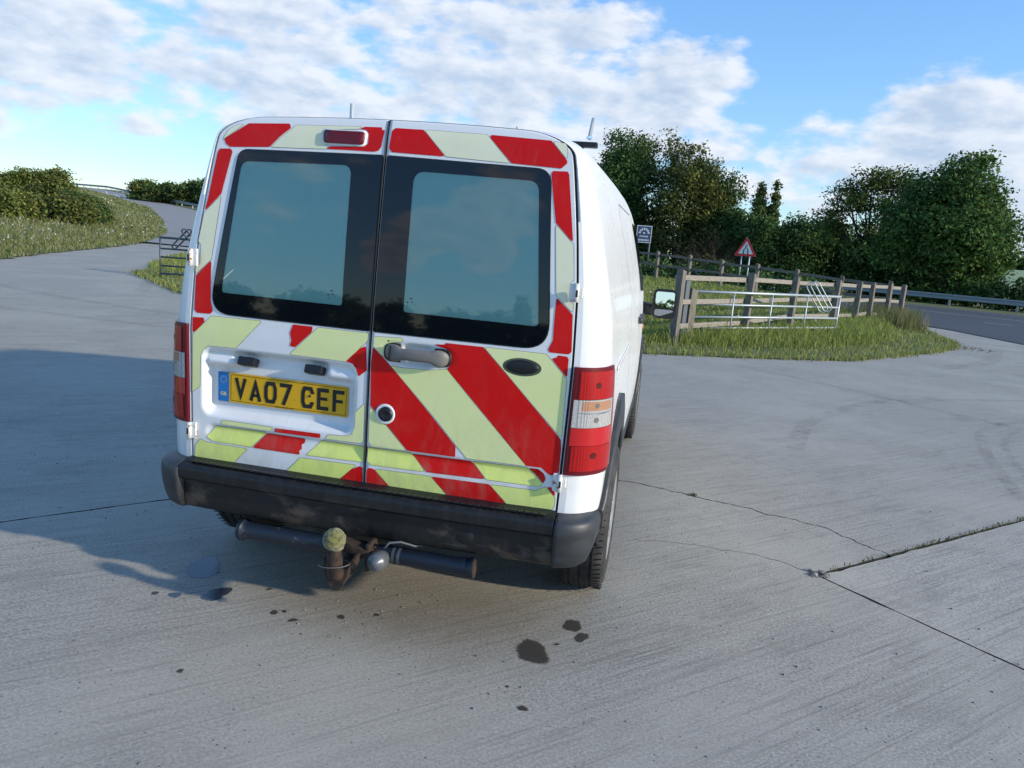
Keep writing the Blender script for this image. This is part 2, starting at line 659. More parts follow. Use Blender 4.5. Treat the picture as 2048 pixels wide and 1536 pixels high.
def concrete(name, tone):
    m = M(name)
    g = m.pos()
    al = m.mapping(g, (1, 1, 1), (0, 0, -BROOM))
    br = m.noise(m.mapping(al, (1.6, 75, 1)), 1.0, 4.0, 0.7, 0.5)       # broom lines
    br2 = m.noise(m.mapping(al, (0.5, 17, 1)), 1.0, 3.0, 0.6, 0.3)        # wider drag streaks
    fine = m.noise(g, 95.0, 5.0, 0.85)
    mid = m.noise(g, 13.0, 5.0, 0.7)
    big = m.noise(g, 0.6, 4.0, 0.6)
    fadefar = m.rng(m.sep(g)[1], 2.5, 9.0, 1.0, 0.3)
    c = m.mix(m.rng(fine, 0.30, 0.70), tuple(t * 0.50 for t in tone), tuple(t * 1.48 for t in tone))
    c = m.mix(m.math('MULTIPLY', m.rng(br, 0.52, 0.68, 0, 0.62), fadefar), c, tuple(t * 0.42 for t in tone))
    c = m.mix(m.math('MULTIPLY', m.rng(br, 0.46, 0.32, 0, 0.38), fadefar), c, tuple(min(1, t * 1.5) for t in tone))
    c = m.mix(m.math('MULTIPLY', m.rng(br2, 0.54, 0.74, 0, 0.40), fadefar), c, tuple(t * 0.62 for t in tone))
    c = m.mix(m.rng(mid, 0.52, 0.72, 0, 0.45), c, tuple(t * 0.62 for t in tone))
    patchy = m.noise(m.mapping(al, (0.8, 2.2, 1)), 2.1, 5.0, 0.68, 0.5)
    c = m.mix(m.rng(patchy, 0.50, 0.74, 0, 0.42), c, tuple(t * 0.55 for t in tone))
    c = m.mix(m.rng(patchy, 0.44, 0.28, 0, 0.22), c, tuple(min(1, t * 1.4) for t in tone))
    c = m.mix(m.rng(big, 0.42, 0.66, 0, 0.50), c, (tone[0] * 1.28, tone[1] * 1.27, tone[2] * 1.25))
    ag = m.voronoi(g, 42.0, 'F1', 'Distance')
    sel = m.sep(m.voronoi(g, 42.0, 'F1', 'Color'))
    dark = m.math('MULTIPLY', m.rng(ag, 0.10, 0.17, 1, 0), m.rng(sel[0], 0.76, 0.78))
    lite = m.math('MULTIPLY', m.rng(ag, 0.08, 0.14, 1, 0), m.rng(sel[1], 0.88, 0.90))
    c = m.mix(m.math('MULTIPLY', dark, 0.7), c, (0.06, 0.058, 0.055))
    c = m.mix(m.math('MULTIPLY', lite, 0.55), c, (0.52, 0.50, 0.47))
    # brown fluid-and-rust stain where the van stands and has dripped
    sx = m.mapping(g, (1.05, 1.9, 1), (0, 0, 0), (-0.15, -0.35, 0))
    vl = m.n.new('ShaderNodeVectorMath')
    vl.operation = 'LENGTH'
    m.l.new(sx, vl.inputs[0])
    stn = m.rng(m.math('ADD', vl.outputs['Value'], m.math('MULTIPLY', mid, 0.5)), 0.45, 1.25, 0.50, 0.0)
    c = m.mix(stn, c, (0.135, 0.105, 0.065))
    hgt_ = m.math('ADD', m.math('MULTIPLY', m.math('MULTIPLY', br, fadefar), 0.6), m.math('MULTIPLY', fine, 0.5))
    hgt_ = m.math('ADD', hgt_, m.math('MULTIPLY', dark, -0.6))
    m.set(base=c, rough=m.rng(mid, 0.3, 0.7, 0.72, 0.9), normal=m.bump(hgt_, 0.45, 0.004), spec=0.4)
    MAT[name] = m.m


concrete('concrete', (0.352, 0.326, 0.272))
concrete('concrete_new', (0.374, 0.347, 0.292))
simple('joint_dirt', (0.030, 0.028, 0.024), 0.95)
m = M('asphalt_lane')
g = m.pos()
c = m.mix(m.rng(m.noise(g, 90.0, 3.0, 0.7), 0.3, 0.7), (0.25, 0.235, 0.215), (0.33, 0.315, 0.29))
c = m.mix(m.rng(m.noise(m.mapping(g, (0.4, 1, 1), (0, 0, 0.9)), 1.1, 5.0), 0.5, 0.75, 0, 0.5), c, (0.19, 0.182, 0.17))
m.set(base=c, rough=0.85)
MAT['lane'] = m.m
m = M('asphalt_road')
g = m.pos()
c = m.mix(m.rng(m.noise(g, 60.0, 3.0, 0.7), 0.3, 0.7), (0.040, 0.044, 0.052), (0.068, 0.072, 0.080))
c = m.mix(m.rng(m.noise(m.mapping(g, (0.15, 2, 1), (0, 0, 0.494)), 1.0, 3.0), 0.5, 0.7, 0, 0.4), c, (0.085, 0.088, 0.092))
m.set(base=c, rough=0.8)
MAT['road'] = m.m
m = M('road_paint')
g = m.pos()
m.set(base=m.mix(m.rng(m.noise(g, 8.0, 5.0), 0.45, 0.7), (0.62, 0.62, 0.60), (0.25, 0.25, 0.25)), rough=0.7)
MAT['road_paint'] = m.m
m = M('meadow_ground')
g = m.pos()
c = m.mix(m.noise(g, 0.6, 5.0), (0.11, 0.14, 0.045), (0.18, 0.19, 0.07))
c = m.mix(m.rng(m.noise(g, 12.0, 5.0), 0.45, 0.7), c, (0.055, 0.075, 0.02))
m.set(base=c, rough=0.95)
MAT['meadow'] = m.m
m = M('crop_field')
g = m.pos()
m.set(base=m.mix(m.noise(g, 0.05, 4.0), (0.20, 0.27, 0.13), (0.26, 0.31, 0.15)), rough=0.95)
MAT['crop'] = m.m
m = M('grass_blades')
a = m.attr('tint')
m.set(base=a, rough=0.7, spec=0.15)
tl = m.n.new('ShaderNodeBsdfTranslucent')
m.l.new(a, tl.inputs[0])
mx = m.n.new('ShaderNodeMixShader')
mx.inputs[0].default_value = 0.35
m.l.new(m.b.outputs[0], mx.inputs[1])
m.l.new(tl.outputs[0], mx.inputs[2])
m.l.new(mx.outputs[0], m.out.inputs[0])
MAT['blade'] = m.m
m = M('tree_leaves')
a = m.attr('tint')
m.set(base=a, rough=0.75, spec=0.12)
tl = m.n.new('ShaderNodeBsdfTranslucent')
m.l.new(a, tl.inputs[0])
mx = m.n.new('ShaderNodeMixShader')
mx.inputs[0].default_value = 0.25
m.l.new(m.b.outputs[0], mx.inputs[1])
m.l.new(tl.outputs[0], mx.inputs[2])
m.l.new(mx.outputs[0], m.out.inputs[0])
MAT['leaf'] = m.m
m = M('bark')
g = m.pos()
m.set(base=m.mix(m.noise(m.mapping(g, (5, 5, 1)), 4.0, 5.0), (0.035, 0.028, 0.020), (0.085, 0.070, 0.052)), rough=0.95)
MAT['bark'] = m.m
m = M('oil')
g = m.pos()
m.set(base=m.mix(m.noise(g, 25.0, 4.0), (0.045, 0.038, 0.030), (0.080, 0.068, 0.052)), rough=0.55, normal=m.bump(m.noise(m.mapping(g, (1.1, 70, 1), (0, 0, 0)), 1.0, 3.0), 0.3, 0.004))
edge = m.attr('tint')
m.set(alpha=m.math('MULTIPLY', m.rng(m.math('ADD', m.math('MULTIPLY', edge, 0.75), m.math('MULTIPLY', m.noise(g, 120.0, 5.0, 0.8), 0.75)), 0.50, 0.86), 0.86))
MAT['oil'] = m.m
m = M('wet_patch')
g = m.pos()
m.set(base=(0.055, 0.060, 0.070), rough=0.14, normal=m.bump(m.noise(g, 120.0, 4.0), 0.25, 0.003))
MAT['wet'] = m.m
m = M('tyre_scuff')
g = m.pos()
al = m.math('MULTIPLY', m.rng(m.noise(g, 6.0, 5.0, 0.7), 0.35, 0.75), 0.20)
m.set(base=(0.045, 0.045, 0.047), rough=0.9, alpha=al)
MAT['scuff'] = m.m
m = M('grit')
g = m.pos()
m.set(base=m.ramp(m.voronoi(g, 60.0, 'F1', 'Color'), [(0.0, (0.05, 0.045, 0.04)), (0.5, (0.16, 0.15, 0.14)), (1.0, (0.42, 0.40, 0.36))]), rough=0.9)
MAT['grit'] = m.m

# ================================================================== SETTING
LANE_L = [(-2, -2), (-9, 6), (-13.2, 10.6), (-15.7, 13.4), (-18.06, 17.4), (-20.9, 22.8), (-25.8, 31.5), (-32.1, 41.6), (-44.4, 57.4), (-57.5, 72.5), (-84.5, 95.6), (-110, 112), (-150, 140)]
LANE_L = LANE_L[2:]
LANE_R = [(-13.87, 16.6), (-16.6, 21.0), (-18.4, 24.6), (-19.5, 31), (-27, 45), (-40, 61.5), (-54.5, 77.2), (-68, 88), (-80.5, 98.8), (-106, 116), (-146, 144)]


def seg_dist(x, y, line):
    """unsigned distance to a polyline and the side (cross-product sign) of the nearest segment"""
    best = np.full(np.shape(x), 1e9)
    side = np.zeros(np.shape(x))
    for (x0, y0), (x1, y1) in zip(line, line[1:]):
        dx, dy = x1 - x0, y1 - y0
        t = np.clip(((x - x0) * dx + (y - y0) * dy) / (dx * dx + dy * dy), 0, 1)
        d = np.hypot(x - x0 - t * dx, y - y0 - t * dy)
        s = dx * (y - y0) - dy * (x - x0)
        near = d < best
        best = np.where(near, d, best)
        side = np.where(near, s, side)
    return best, side


def hgt(x, y):
    x = np.asarray(x, float)
    y = np.asarray(y, float)
    D = np.hypot(x - 0.977, y + 2.348)
    az = np.degrees(np.arctan2(x - 0.977, y + 2.348))
    ramp = np.interp(D, [0, 40, 48, 55, 65, 75, 95, 130, 150, 220, 400, 3000], [0, .02, .15, .38, .75, 1.15, 2.35, 4.35, 5.4, 7, 7, 7])
    wl_ = sstep(-10, -30, az) * sstep(-110, -70, az)
    h = ramp * wl_
    d, s = seg_dist(x, y, LANE_L)
    h = h + np.where(s > 0, 0.62 * sstep(0.4, 11, d), 0.0) * sstep(-75, -55, az) * sstep(-20, -30, az)
    h = h + 0.50 * sstep(13.5, 27, D) * sstep(19, 2, az) * sstep(-25, -12, az) * sstep(40, 32, D)
    h = h + 5.5 * sstep(75, 230, D) * sstep(8, 17, az) * sstep(75, 55, az)
    return h


def raw_mesh(name, V, tri, tint=None, quads=False):
    me = bpy.data.meshes.new(name)
    k = tri.shape[1]
    me.vertices.add(len(V))
    me.vertices.foreach_set('co', V.astype(np.float32).ravel())
    me.loops.add(tri.size)
    me.loops.foreach_set('vertex_index', tri.astype(np.int32).ravel())
    me.polygons.add(len(tri))
    me.polygons.foreach_set('loop_start', np.arange(0, tri.size, k, dtype=np.int32))
    me.update(calc_edges=True)
    me.validate()
    if tint is not None:
        at = me.attributes.new('tint', 'FLOAT_COLOR', 'POINT')
        at.data.foreach_set('color', np.concatenate([tint, np.ones((len(tint), 1))], 1).astype(np.float32).ravel())
    return me


# land: one sheet out to the horizon
rad = np.concatenate([[0.3], np.linspace(2, 62, 61), np.geomspace(65, 2500, 34)])
azs = np.radians(np.arange(0, 360, 1.5))
RR, AA = np.meshgrid(rad, azs, indexing='ij')
X = 0.977 + RR * np.sin(AA)
Y = -2.348 + RR * np.cos(AA)
Z = hgt(X, Y) - 0.06
nr, na = X.shape
V = np.stack([X, Y, Z], -1).reshape(-1, 3)
F = [(i * na + j, (i + 1) * na + j, (i + 1) * na + (j + 1) % na, i * na + (j + 1) % na) for i in range(nr - 1) for j in range(na)]
F.append(tuple(range(na)))
tag(obj('ground', me_from('ground', V.tolist(), F, True), MAT['meadow']), 'rough green meadow land running out to the horizon', kind='structure')

# ---- concrete yard: dark joint bed, two slabs with real joints and cracks between and in them
A_DIR = Vector((0.722, 0.692))
B_DIR = Vector((0.722, -0.692))
T = Vector((1.80, 1.10))
PA, PB = T + A_DIR * 20, T + B_DIR * 20
outer = [tuple(PB), (16.2, -20), (-8, -22), (-26, -14), (-27, 6), (-26, 14), (-27, 24), (-33, 43), (-24, 41), (-17, 30), (-12, 22), (-4, 13), (2, 13), (6, 17), (8.5, 21), (9.2, 26.5), (16.2, 20.5), tuple(PA)]


def jag(p0, p1, n, amp, seed):
    r = np.random.default_rng(seed)
    p0, p1 = Vector(p0), Vector(p1)
    nrm_ = Vector((-(p1 - p0).y, (p1 - p0).x)).normalized()
    return [tuple(p0.lerp(p1, k / n) + nrm_ * (float(r.normal()) * amp if 0 < k < n else 0)) for k in range(n + 1)]


gap = 0.024
TB = T + (A_DIR + B_DIR).normalized() * gap           # slab corner to the right of the joint cross
edgeA = jag(tuple(T + A_DIR * 0.0), tuple(PA), 260, 0.0025, 1)
edgeB = jag(tuple(T), tuple(PB), 260, 0.0020, 2)
notch = edgeA[::-1] + edgeB[1:]
main_poly = outer[1:-1] + notch[:-1] + [tuple(PB)]
edgeA2 = jag(tuple(TB), tuple(PA + Vector((0.02, -0.008))), 260, 0.0025, 3)
edgeB2 = jag(tuple(TB), tuple(PB + Vector((0.02, 0.008))), 260, 0.0020, 4)
slab_poly = edgeA2 + edgeB2[::-1][:-1]


def slot(path, w0, w1, n, amp, seed):
    """closed outline of a narrow wandering crack along a path"""
    r = np.random.default_rng(seed)
    P = [Vector(p) for p in path]
    L = [0]
    for a, b in zip(P, P[1:]):
        L.append(L[-1] + (b - a).length)
    left, right = [], []
    walk = 0.0
    for k in range(n + 1):
        s = L[-1] * k / n
        i = max(j for j in range(len(P) - 1) if L[j] <= s + 1e-9)
        t = (s - L[i]) / (L[i + 1] - L[i])
        p = P[i].lerp(P[i + 1], t)
        d = (P[i + 1] - P[i]).normalized()
        nn = Vector((-d.y, d.x))
        walk = 0.85 * walk + float(r.normal()) * amp
        w = (w0 + (w1 - w0) * k / n) * (0.6 + 0.8 * float(r.random())) * (0.15 if k in (0, n) else 1)
        left.append(tuple(p + nn * (walk + w / 2)))
        right.append(tuple(p + nn * (walk - w / 2)))
    return left + right[::-1]


slots = [slot([(-9.6, -7.2), (-1.86, 0.17), (-1.39, 0.72), (-0.6, 1.45)], 0.013, 0.011, 220, 0.0014, 5),
         slot([(0.55, 2.18), (0.85, 2.14), (1.2, 2.06), (1.6, 1.97), (1.95, 1.80), (2.235, 1.50)], 0.012, 0.009, 90, 0.0065, 6),
         slot([(0.95, 1.20), (1.25, 1.26), (1.55, 1.22), (1.775, 1.115)], 0.004, 0.006, 50, 0.005, 8)]


def slab(name, poly, holes, mat, parent, z=0.0):
    polys = [[Vector((p[0], p[1], 0)) for p in poly]] + [[Vector((p[0], p[1], 0)) for p in h] for h in holes]
    flat = [v for q in polys for v in q]
    tris = tessellate_polygon(polys)
    n = len(flat)
    V = [(v.x, v.y, z) for v in flat] + [(v.x, v.y, z - 0.028) for v in flat]
    F = []
    for t in tris:
        a, b, c = (flat[i] for i in t)
        if (b - a).cross(c - a).z < 0:
            t = (t[0], t[2], t[1])
        F.append(tuple(t))
    k = 0
    for q in polys:
        m_ = len(q)
        for i in range(m_):
            a, b = k + i, k + (i + 1) % m_
            F.append((a, b, b + n, a + n))
        k += m_
    me = me_from(name, V, F)
    o = obj(name, me, [mat, MAT['joint_dirt']], parent)
    me.polygons.foreach_set('material_index', [0 if i < len(tris) else 1 for i in range(len(me.polygons))])
    return o


bed = [(V_[0], V_[1]) for V_ in outer]
bt = tessellate_polygon([[Vector((p[0], p[1], 0)) for p in bed]])
yard = obj('concrete_yard', me_from('concrete_yard', [(p[0], p[1], -0.014) for p in bed], [tuple(t) for t in bt]), MAT['joint_dirt'])
tag(yard, 'worn broom-finished concrete yard with dirt-filled joints', kind='structure')
slab_main = slab('slab', main_poly, slots, MAT['concrete'], yard)
slab_b = slab('slab', slab_poly, [], MAT['concrete_new'], yard, -0.002)

# crumbled joint crossing
bm = bmesh.new()
for k in range(26):
    a = rng.random(2)
    p = Vector((T.x + (a[0] - .35) * 0.09, T.y + (a[1] - .5) * 0.07, 0.002))
    s = 0.004 + 0.014 * rng.random() ** 2
    g_ = bmesh.ops.create_icosphere(bm, subdivisions=1, radius=s, matrix=Matrix.Translation(p) @ Matrix.Diagonal((1, 1, .7, 1)))
    for v in g_['verts']:
        v.co += Vector(rng.normal(size=3)) * s * .18
tag(obj('joint_rubble', bm_me('joint_rubble', bm), MAT['grit'], slab_main), kind='stuff')

_ico = bmesh.new()
bmesh.ops.create_icosphere(_ico, subdivisions=1, radius=1.0)
ICO_V = np.array([v.co[:] for v in _ico.verts])
ICO_F = np.array([[v.index for v in f.verts] for f in _ico.faces])
_ico.free()


def pebbles(name, P, s, squash):
    """many small rough stones: positions, sizes and a common squash"""
    n = len(P)
    a = rng.random(n) * 6.28
    T_ = ICO_V[None] * np.array(squash) * (1 + rng.normal(size=(n, len(ICO_V), 1)) * .14)
    x = T_[..., 0] * np.cos(a)[:, None] - T_[..., 1] * np.sin(a)[:, None]
    y = T_[..., 0] * np.sin(a)[:, None] + T_[..., 1] * np.cos(a)[:, None]
    V = np.stack([x, y, T_[..., 2]], -1) * np.asarray(s)[:, None, None] + np.asarray(P)[:, None, :]
    F = (ICO_F[None] + (np.arange(n) * len(ICO_V))[:, None, None]).reshape(-1, 3)
    return raw_mesh(name, V.reshape(-1, 3), F)


# oil drips and wet patches on the slab


def blob(cx, cy, rx, ry, seed, rz=0.0, amp=0.13, n=84):
    r = np.random.default_rng(seed)
    ph = r.random(6) * 6.28
    P = []
    for k in range(n):
        a = 2 * math.pi * k / n
        q = 1 + sum(amp / (j + 1) * math.sin((j + 2) * a + ph[j]) for j in range(5)) + r.normal() * amp * .34
        x, y = rx * q * math.cos(a), ry * q * math.sin(a)
        P.append((cx + x * math.cos(rz) - y * math.sin(rz), cy + x * math.sin(rz) + y * math.cos(rz)))
    return P


stain_list = [(0.660, -0.010, 0.062, 0.072, 'oil'), (0.772, 0.222, 0.042, 0.040, 'oil'), (0.815, 0.150, 0.026, 0.034, 'oil'), (0.69, -0.335, 0.014, 0.016, 'oil'),
              (-0.570, -0.025, 0.048, 0.035, 'wet'), (-0.745, 0.150, 0.085, 0.055, 'wet'), (-0.705, -0.085, 0.020, 0.016, 'wet'), (-0.78, -0.10, 0.016, 0.012, 'oil'),
              (-0.30, -0.075, 0.015, 0.016, 'oil'), (-0.21, -0.10, 0.017, 0.012, 'oil'), (-0.27, -0.055, 0.008, 0.008, 'wet'), (-0.06, -0.02, 0.016, 0.014, 'oil'), (0.055, 0.04, 0.012, 0.010, 'oil'),
              (-0.41, 0.08, 0.013, 0.008, 'oil'), (0.735, 0.07, 0.010, 0.008, 'oil'), (-0.38, -0.5, 0.012, 0.010, 'oil'), (0.62, -0.24, 0.007, 0.006, 'oil')]
for k, (x, y, rx, ry, mt) in enumerate(stain_list):
    P = blob(x, y, rx, ry, 40 + k, rng.random() * 3)
    m_ = len(P)
    Vs = np.array([(x, y, .0012)] + [(x + (p[0] - x) * .62, y + (p[1] - y) * .62, .0012) for p in P] + [(x + (p[0] - x) * 1.16, y + (p[1] - y) * 1.16, .0012) for p in P])
    Ft = [(0, 1 + i, 1 + (i + 1) % m_) for i in range(m_)] + [(1 + i, 1 + m_ + i, 1 + m_ + (i + 1) % m_) for i in range(m_)] + [(1 + i, 1 + m_ + (i + 1) % m_, 1 + (i + 1) % m_) for i in range(m_)]
    tn = np.concatenate([np.ones((1 + m_, 3)), np.zeros((m_, 3))])
    obj('oil_stain', raw_mesh('oil_stain', Vs, np.array(Ft), tn), MAT[mt], slab_main)

# curved tyre scuffs


def ribbon(pts, w, z=0.002, n=40):
    P = [Vector(p) for p in pts]
    V, F = [], []
    for k in range(n + 1):
        t = k / n * (len(P) - 1)
        i = min(int(t), len(P) - 2)
        f = t - i
        p0, p1, p2, p3 = P[max(i - 1, 0)], P[i], P[i + 1], P[min(i + 2, len(P) - 1)]
        q = 0.5 * ((2 * p1) + (-p0 + p2) * f + (2 * p0 - 5 * p1 + 4 * p2 - p3) * f * f + (-p0 + 3 * p1 - 3 * p2 + p3) * f ** 3)
        d = 0.5 * ((-p0 + p2) + 2 * (2 * p0 - 5 * p1 + 4 * p2 - p3) * f + 3 * (-p0 + 3 * p1 - 3 * p2 + p3) * f * f)
        nn = Vector((-d.y, d.x)).normalized()
        V += [(*(q + nn * w / 2), z), (*(q - nn * w / 2), z)]
        if k:
            F.append((2 * k - 2, 2 * k - 1, 2 * k + 1, 2 * k))
    return V, F


for path, w in [([(3.45, 2.9), (3.60, 3.7), (3.80, 4.5), (4.14, 5.4), (4.9, 6.3), (6.2, 7.2)], 0.10), ([(3.62, 2.9), (3.78, 3.7), (3.98, 4.5), (4.32, 5.3), (5.05, 6.1), (6.3, 7.0)], 0.06),
                ([(2.1, 3.6), (2.35, 4.6), (2.75, 5.4), (3.5, 6.5), (4.8, 7.4), (6.6, 8.4)], 0.14), ([(4.6, 5.7), (3.9, 6.4), (3.0, 7.4), (2.0, 8.3)], 0.2),
                ([(-14, 18), (-12.2, 15.6), (-10.6, 12.6), (-8.6, 9.6)], 0.25), ([(-16, 12), (-12, 9.2), (-8, 7.6), (-4, 7.0)], 0.22), ([(5.4, 10.6), (6.8, 12.4), (8.0, 15.2)], 0.3),
                ([(-13, 7.5), (-9, 6.2), (-5, 6.0)], 0.2)]:
    V_, F_ = ribbon(path, w)
    obj('tyre_mark', me_from('tyre_mark', V_, F_), MAT['scuff'], slab_main)

# loose grit on the concrete (uncountable)
n_ = 2600
gx = np.concatenate([rng.uniform(-2.6, 2.8, 1500), rng.uniform(-6, 5, 950), rng.normal(.05, .15, 150)])
gy = np.concatenate([rng.uniform(-1.0, 2.2, 1500), rng.uniform(-1, 6, 950), rng.normal(.10, .09, 150)])
gs = .0010 + .0036 * rng.random(n_) ** 5
tag(obj('loose_grit', pebbles('loose_grit', np.stack([gx, gy, gs * .4], -1), gs, (1.3, .9, .7)), MAT['grit']), 'loose grit and small stones scattered on the concrete', kind='stuff')


def sheet(name, poly, zoff, mat, label, step=2.0):
    o = patch(name, poly, [], lambda a, b: Vector((a, b, 0)), step, mat, None)
    co = np.empty(len(o.data.vertices) * 3, np.float32)
    o.data.vertices.foreach_get('co', co)
    co = co.reshape(-1, 3)
    co[:, 2] = hgt(co[:, 0], co[:, 1]) + zoff
    o.data.vertices.foreach_set('co', co.ravel())
    o.data.update()
    for p in o.data.polygons:
        if p.normal.z < 0:
            o.data.flip_normals()
        break
    tag(o, label, kind='structure')
    return o


# lane climbing away on the left
sheet('lane', LANE_L[4:] + LANE_R[::-1][:-3], 0.012, MAT['lane'], 'pale grey lane curving uphill to the left', 3.0)
# main road beyond the verge
rd, rn = Vector((0.88, -0.475)), Vector((0.475, 0.88))


def rp(s, n):
    return tuple(rd * s + rn * n)


road_poly = [rp(-28, 28.2), rp(-12, 28.0), rp(-7, 26.2), rp(-4.3, 24.4), (8.32, 22.6), (9.1, 21.2), (9.74, 17.94), (11.2, 13.6), (14.5, 8.6), rp(18, 18.2), rp(60, 19.2), rp(60, 43), rp(-28, 43)]
sheet('main_road', road_poly, 0.016, MAT['road'], 'dark asphalt main road behind the fence', 3.0)
for n0, w in ((41.7, 0.16), (35.4, 0.13)):
    sheet('road_line', [rp(-27, n0 - w / 2), rp(60, n0 - w / 2), rp(60, n0 + w / 2), rp(-27, n0 + w / 2)], 0.022, MAT['road_paint'], 'long white painted line along the main road', 3.0)
for k in range(-6, 14):
    s0 = -3.95 + k * 1.77
    sheet('road_dash', [rp(s0, 30.12), rp(s0 + 0.92, 30.12), rp(s0 + 0.92, 30.24), rp(s0, 30.24)], 0.022, MAT['road_paint'], 'short white painted dash along the main road', 3.0)

# verges
VERGE = [(-11.95, 13.7), (-11.3, 12.9), (-10.3, 12.05), (-8.2, 10.15), (-5.5, 8.6), (-2.5, 8.0), (-0.6, 8.1), (0.79, 8.47), (2.33, 9.25), (3.99, 10.3), (5.21, 11.9), (6.2, 13.3), (6.9, 14.5), (7.45, 15.8), (7.62, 17.0), (7.8, 18.7), (8.15, 21.6), (8.0, 22.4),
         rp(-4.4, 24.2), rp(-7, 26.0), rp(-12, 27.9), rp(-22, 28.0), (-16, 38), (-19.3, 31), (-18.2, 24.6), (-16.5, 21.0), (-13.87, 16.6), (-12.6, 14.9)]


def ragged(poly, n0, n1, step, amp, seed):
    """break the straight edges n0..n1 of an outline into an uneven turf edge"""
    r = np.random.default_rng(seed)
    out = []
    for i in range(len(poly)):
        a, b = Vector(poly[i]), Vector(poly[(i + 1) % len(poly)])
        out.append(tuple(a))
        if n0 <= i < n1:
            k = int((b - a).length / step)
            for j in range(1, k):
                out.append(tuple(a.lerp(b, j / k) + Vector((r.normal(), r.normal())) * amp))
    return out


verge_o = sheet('grass_verge', ragged(VERGE, 0, 17, .22, .035, 3), 0.014, MAT['meadow'], 'mown and rough grass verge round the gates', 1.0)
BANK = LANE_L[1:] + [(-160, 130), (-120, 60), (-60, 20), (-34, 8), (-22, 4), (-17, 7)]
sheet('grass_bank', ragged(BANK, 0, 6, .4, .06, 4), 0.016, MAT['meadow'], 'sloping flowery grass bank left of the lane', 3.0)
BANK_R = LANE_R[4:] + [(-130, 150), (-60, 110), (-25, 60), (-20, 38)]
sheet('lane_verge', BANK_R, 0.02, MAT['meadow'], 'grass strip between the lane and the far bushes', 4.0)
sheet('far_verge', [rp(-28, 43), rp(60, 43), rp(60, 60), rp(-28, 60)], 0.02, MAT['meadow'], 'grass verge under the hedge beyond the main road', 3.0)
sheet('crop_field', [(20, 62), (80, 40), (240, 120), (170, 260), (60, 240)], 0.05, MAT['crop'], 'pale green crop field rising behind the hedge', 8.0)

# ---- grass blades


def in_poly(x, y, poly):
    inside = np.zeros(len(x), bool)
    n = len(poly)
    for i in range(n):
        x0, y0 = poly[i]
        x1, y1 = poly[(i + 1) % n]
        c = ((y0 > y) != (y1 > y)) & (x < (x1 - x0) * (y - y0) / (y1 - y0 + 1e-12) + x0)
        inside ^= c
    return inside


def blade_mesh(name, x, y, length, width, lean, tints, zoff=0.0):
    n = len(x)
    z = hgt(x, y) + zoff
    a = rng.random(n) * 2 * np.pi
    la = rng.random(n) * 2 * np.pi
    dx, dy = np.cos(a) * width / 2, np.sin(a) * width / 2
    lx, ly = np.cos(la) * lean * length, np.sin(la) * lean * length
    V = np.empty((n, 5, 3))
    V[:, 0] = np.stack([x - dx, y - dy, z - .03], -1)
    V[:, 1] = np.stack([x + dx, y + dy, z - .03], -1)
    V[:, 2] = np.stack([x - dx * .75 + lx * .35, y - dy * .75 + ly * .35, z + length * .58], -1)
    V[:, 3] = np.stack([x + dx * .75 + lx * .35, y + dy * .75 + ly * .35, z + length * .58], -1)
    V[:, 4] = np.stack([x + lx, y + ly, z + length * (1 - .35 * lean)], -1)
    base = np.arange(n) * 5
    tri = np.stack([np.stack([base, base + 1, base + 3], -1), np.stack([base, base + 3, base + 2], -1), np.stack([base + 2, base + 3, base + 4], -1)], 1).reshape(-1, 3)
    return raw_mesh(name, V.reshape(-1, 3), tri, np.repeat(tints, 5, 0))


def tints(n, cols, jitter=0.18):
    cols = np.array(cols)
    k = rng.integers(0, len(cols), n)
    return np.clip(cols[k] * (1 + rng.normal(size=(n, 1)) * jitter), 0.005, 1)


def scatter(poly, n, keep=None):
    xs = [p[0] for p in poly]
    ys = [p[1] for p in poly]
    X_, Y_ = [], []
    tot = 0
    while tot < n:
        x = rng.uniform(min(xs), max(xs), n * 2)
        y = rng.uniform(min(ys), max(ys), n * 2)
        k = in_poly(x, y, poly)
        if keep is not None:
            k &= rng.random(len(x)) < keep(x, y)
        X_.append(x[k])
        Y_.append(y[k])
        tot += int(k.sum())
    return np.concatenate(X_)[:n], np.concatenate(Y_)[:n]


GREENS = [(0.26, 0.31, 0.07), (0.31, 0.35, 0.09), (0.20, 0.26, 0.06), (0.36, 0.35, 0.14)]
edge_line = VERGE[:19]
vis_r = [(-1, 6), (9, 6), (9.5, 24), (6, 26), (-3, 32)]


def vis(x, y):
    """where the camera side can see the verge: the right-hand part and the little island on the left"""
    az = np.degrees(np.arctan2(x - 0.977, y + 2.348))
    D = np.hypot(x - 0.977, y + 2.348)
    return np.where((az > -9) & (az < 30), 1.0, np.where(az < -28, 1.0, 0.15)) * np.clip((14 / D) ** 1.2, .12, 1)


x, y = scatter(VERGE, 44000, vis)                    # mown turf everywhere on the verge
sp_ = []
for (a, b), (c_, d_) in zip(edge_line, edge_line[1:]):
    k = int(95 * math.hypot(c_ - a, d_ - b))
    t = rng.random(k)
    off = rng.normal(size=(k, 2)) * .055 * (.4 + np.abs(np.sin(t * 9 + a)))[:, None]
    sp_.append(np.stack([a + (c_ - a) * t, b + (d_ - b) * t], -1) + off)
sp_ = np.concatenate(sp_)                            # tufts creeping over the concrete edge
x, y = np.concatenate([x, sp_[:, 0]]), np.concatenate([y, sp_[:, 1]])
d, _ = seg_dist(x, y, edge_line)
ln = 0.035 + 0.05 * rng.random(len(x)) + 0.10 * sstep(1.0, 3.0, d) * rng.random(len(x))
tag(obj('mown_grass', blade_mesh('mown_grass', x, y, ln, 0.010 + 0.0005 * np.hypot(x, y), 0.5 + .4 * rng.random(len(x)), tints(len(x), GREENS + [(0.27, 0.25, 0.12)]), .03), MAT['blade']),
    'short mown grass on the verge by the gates', kind='stuff')


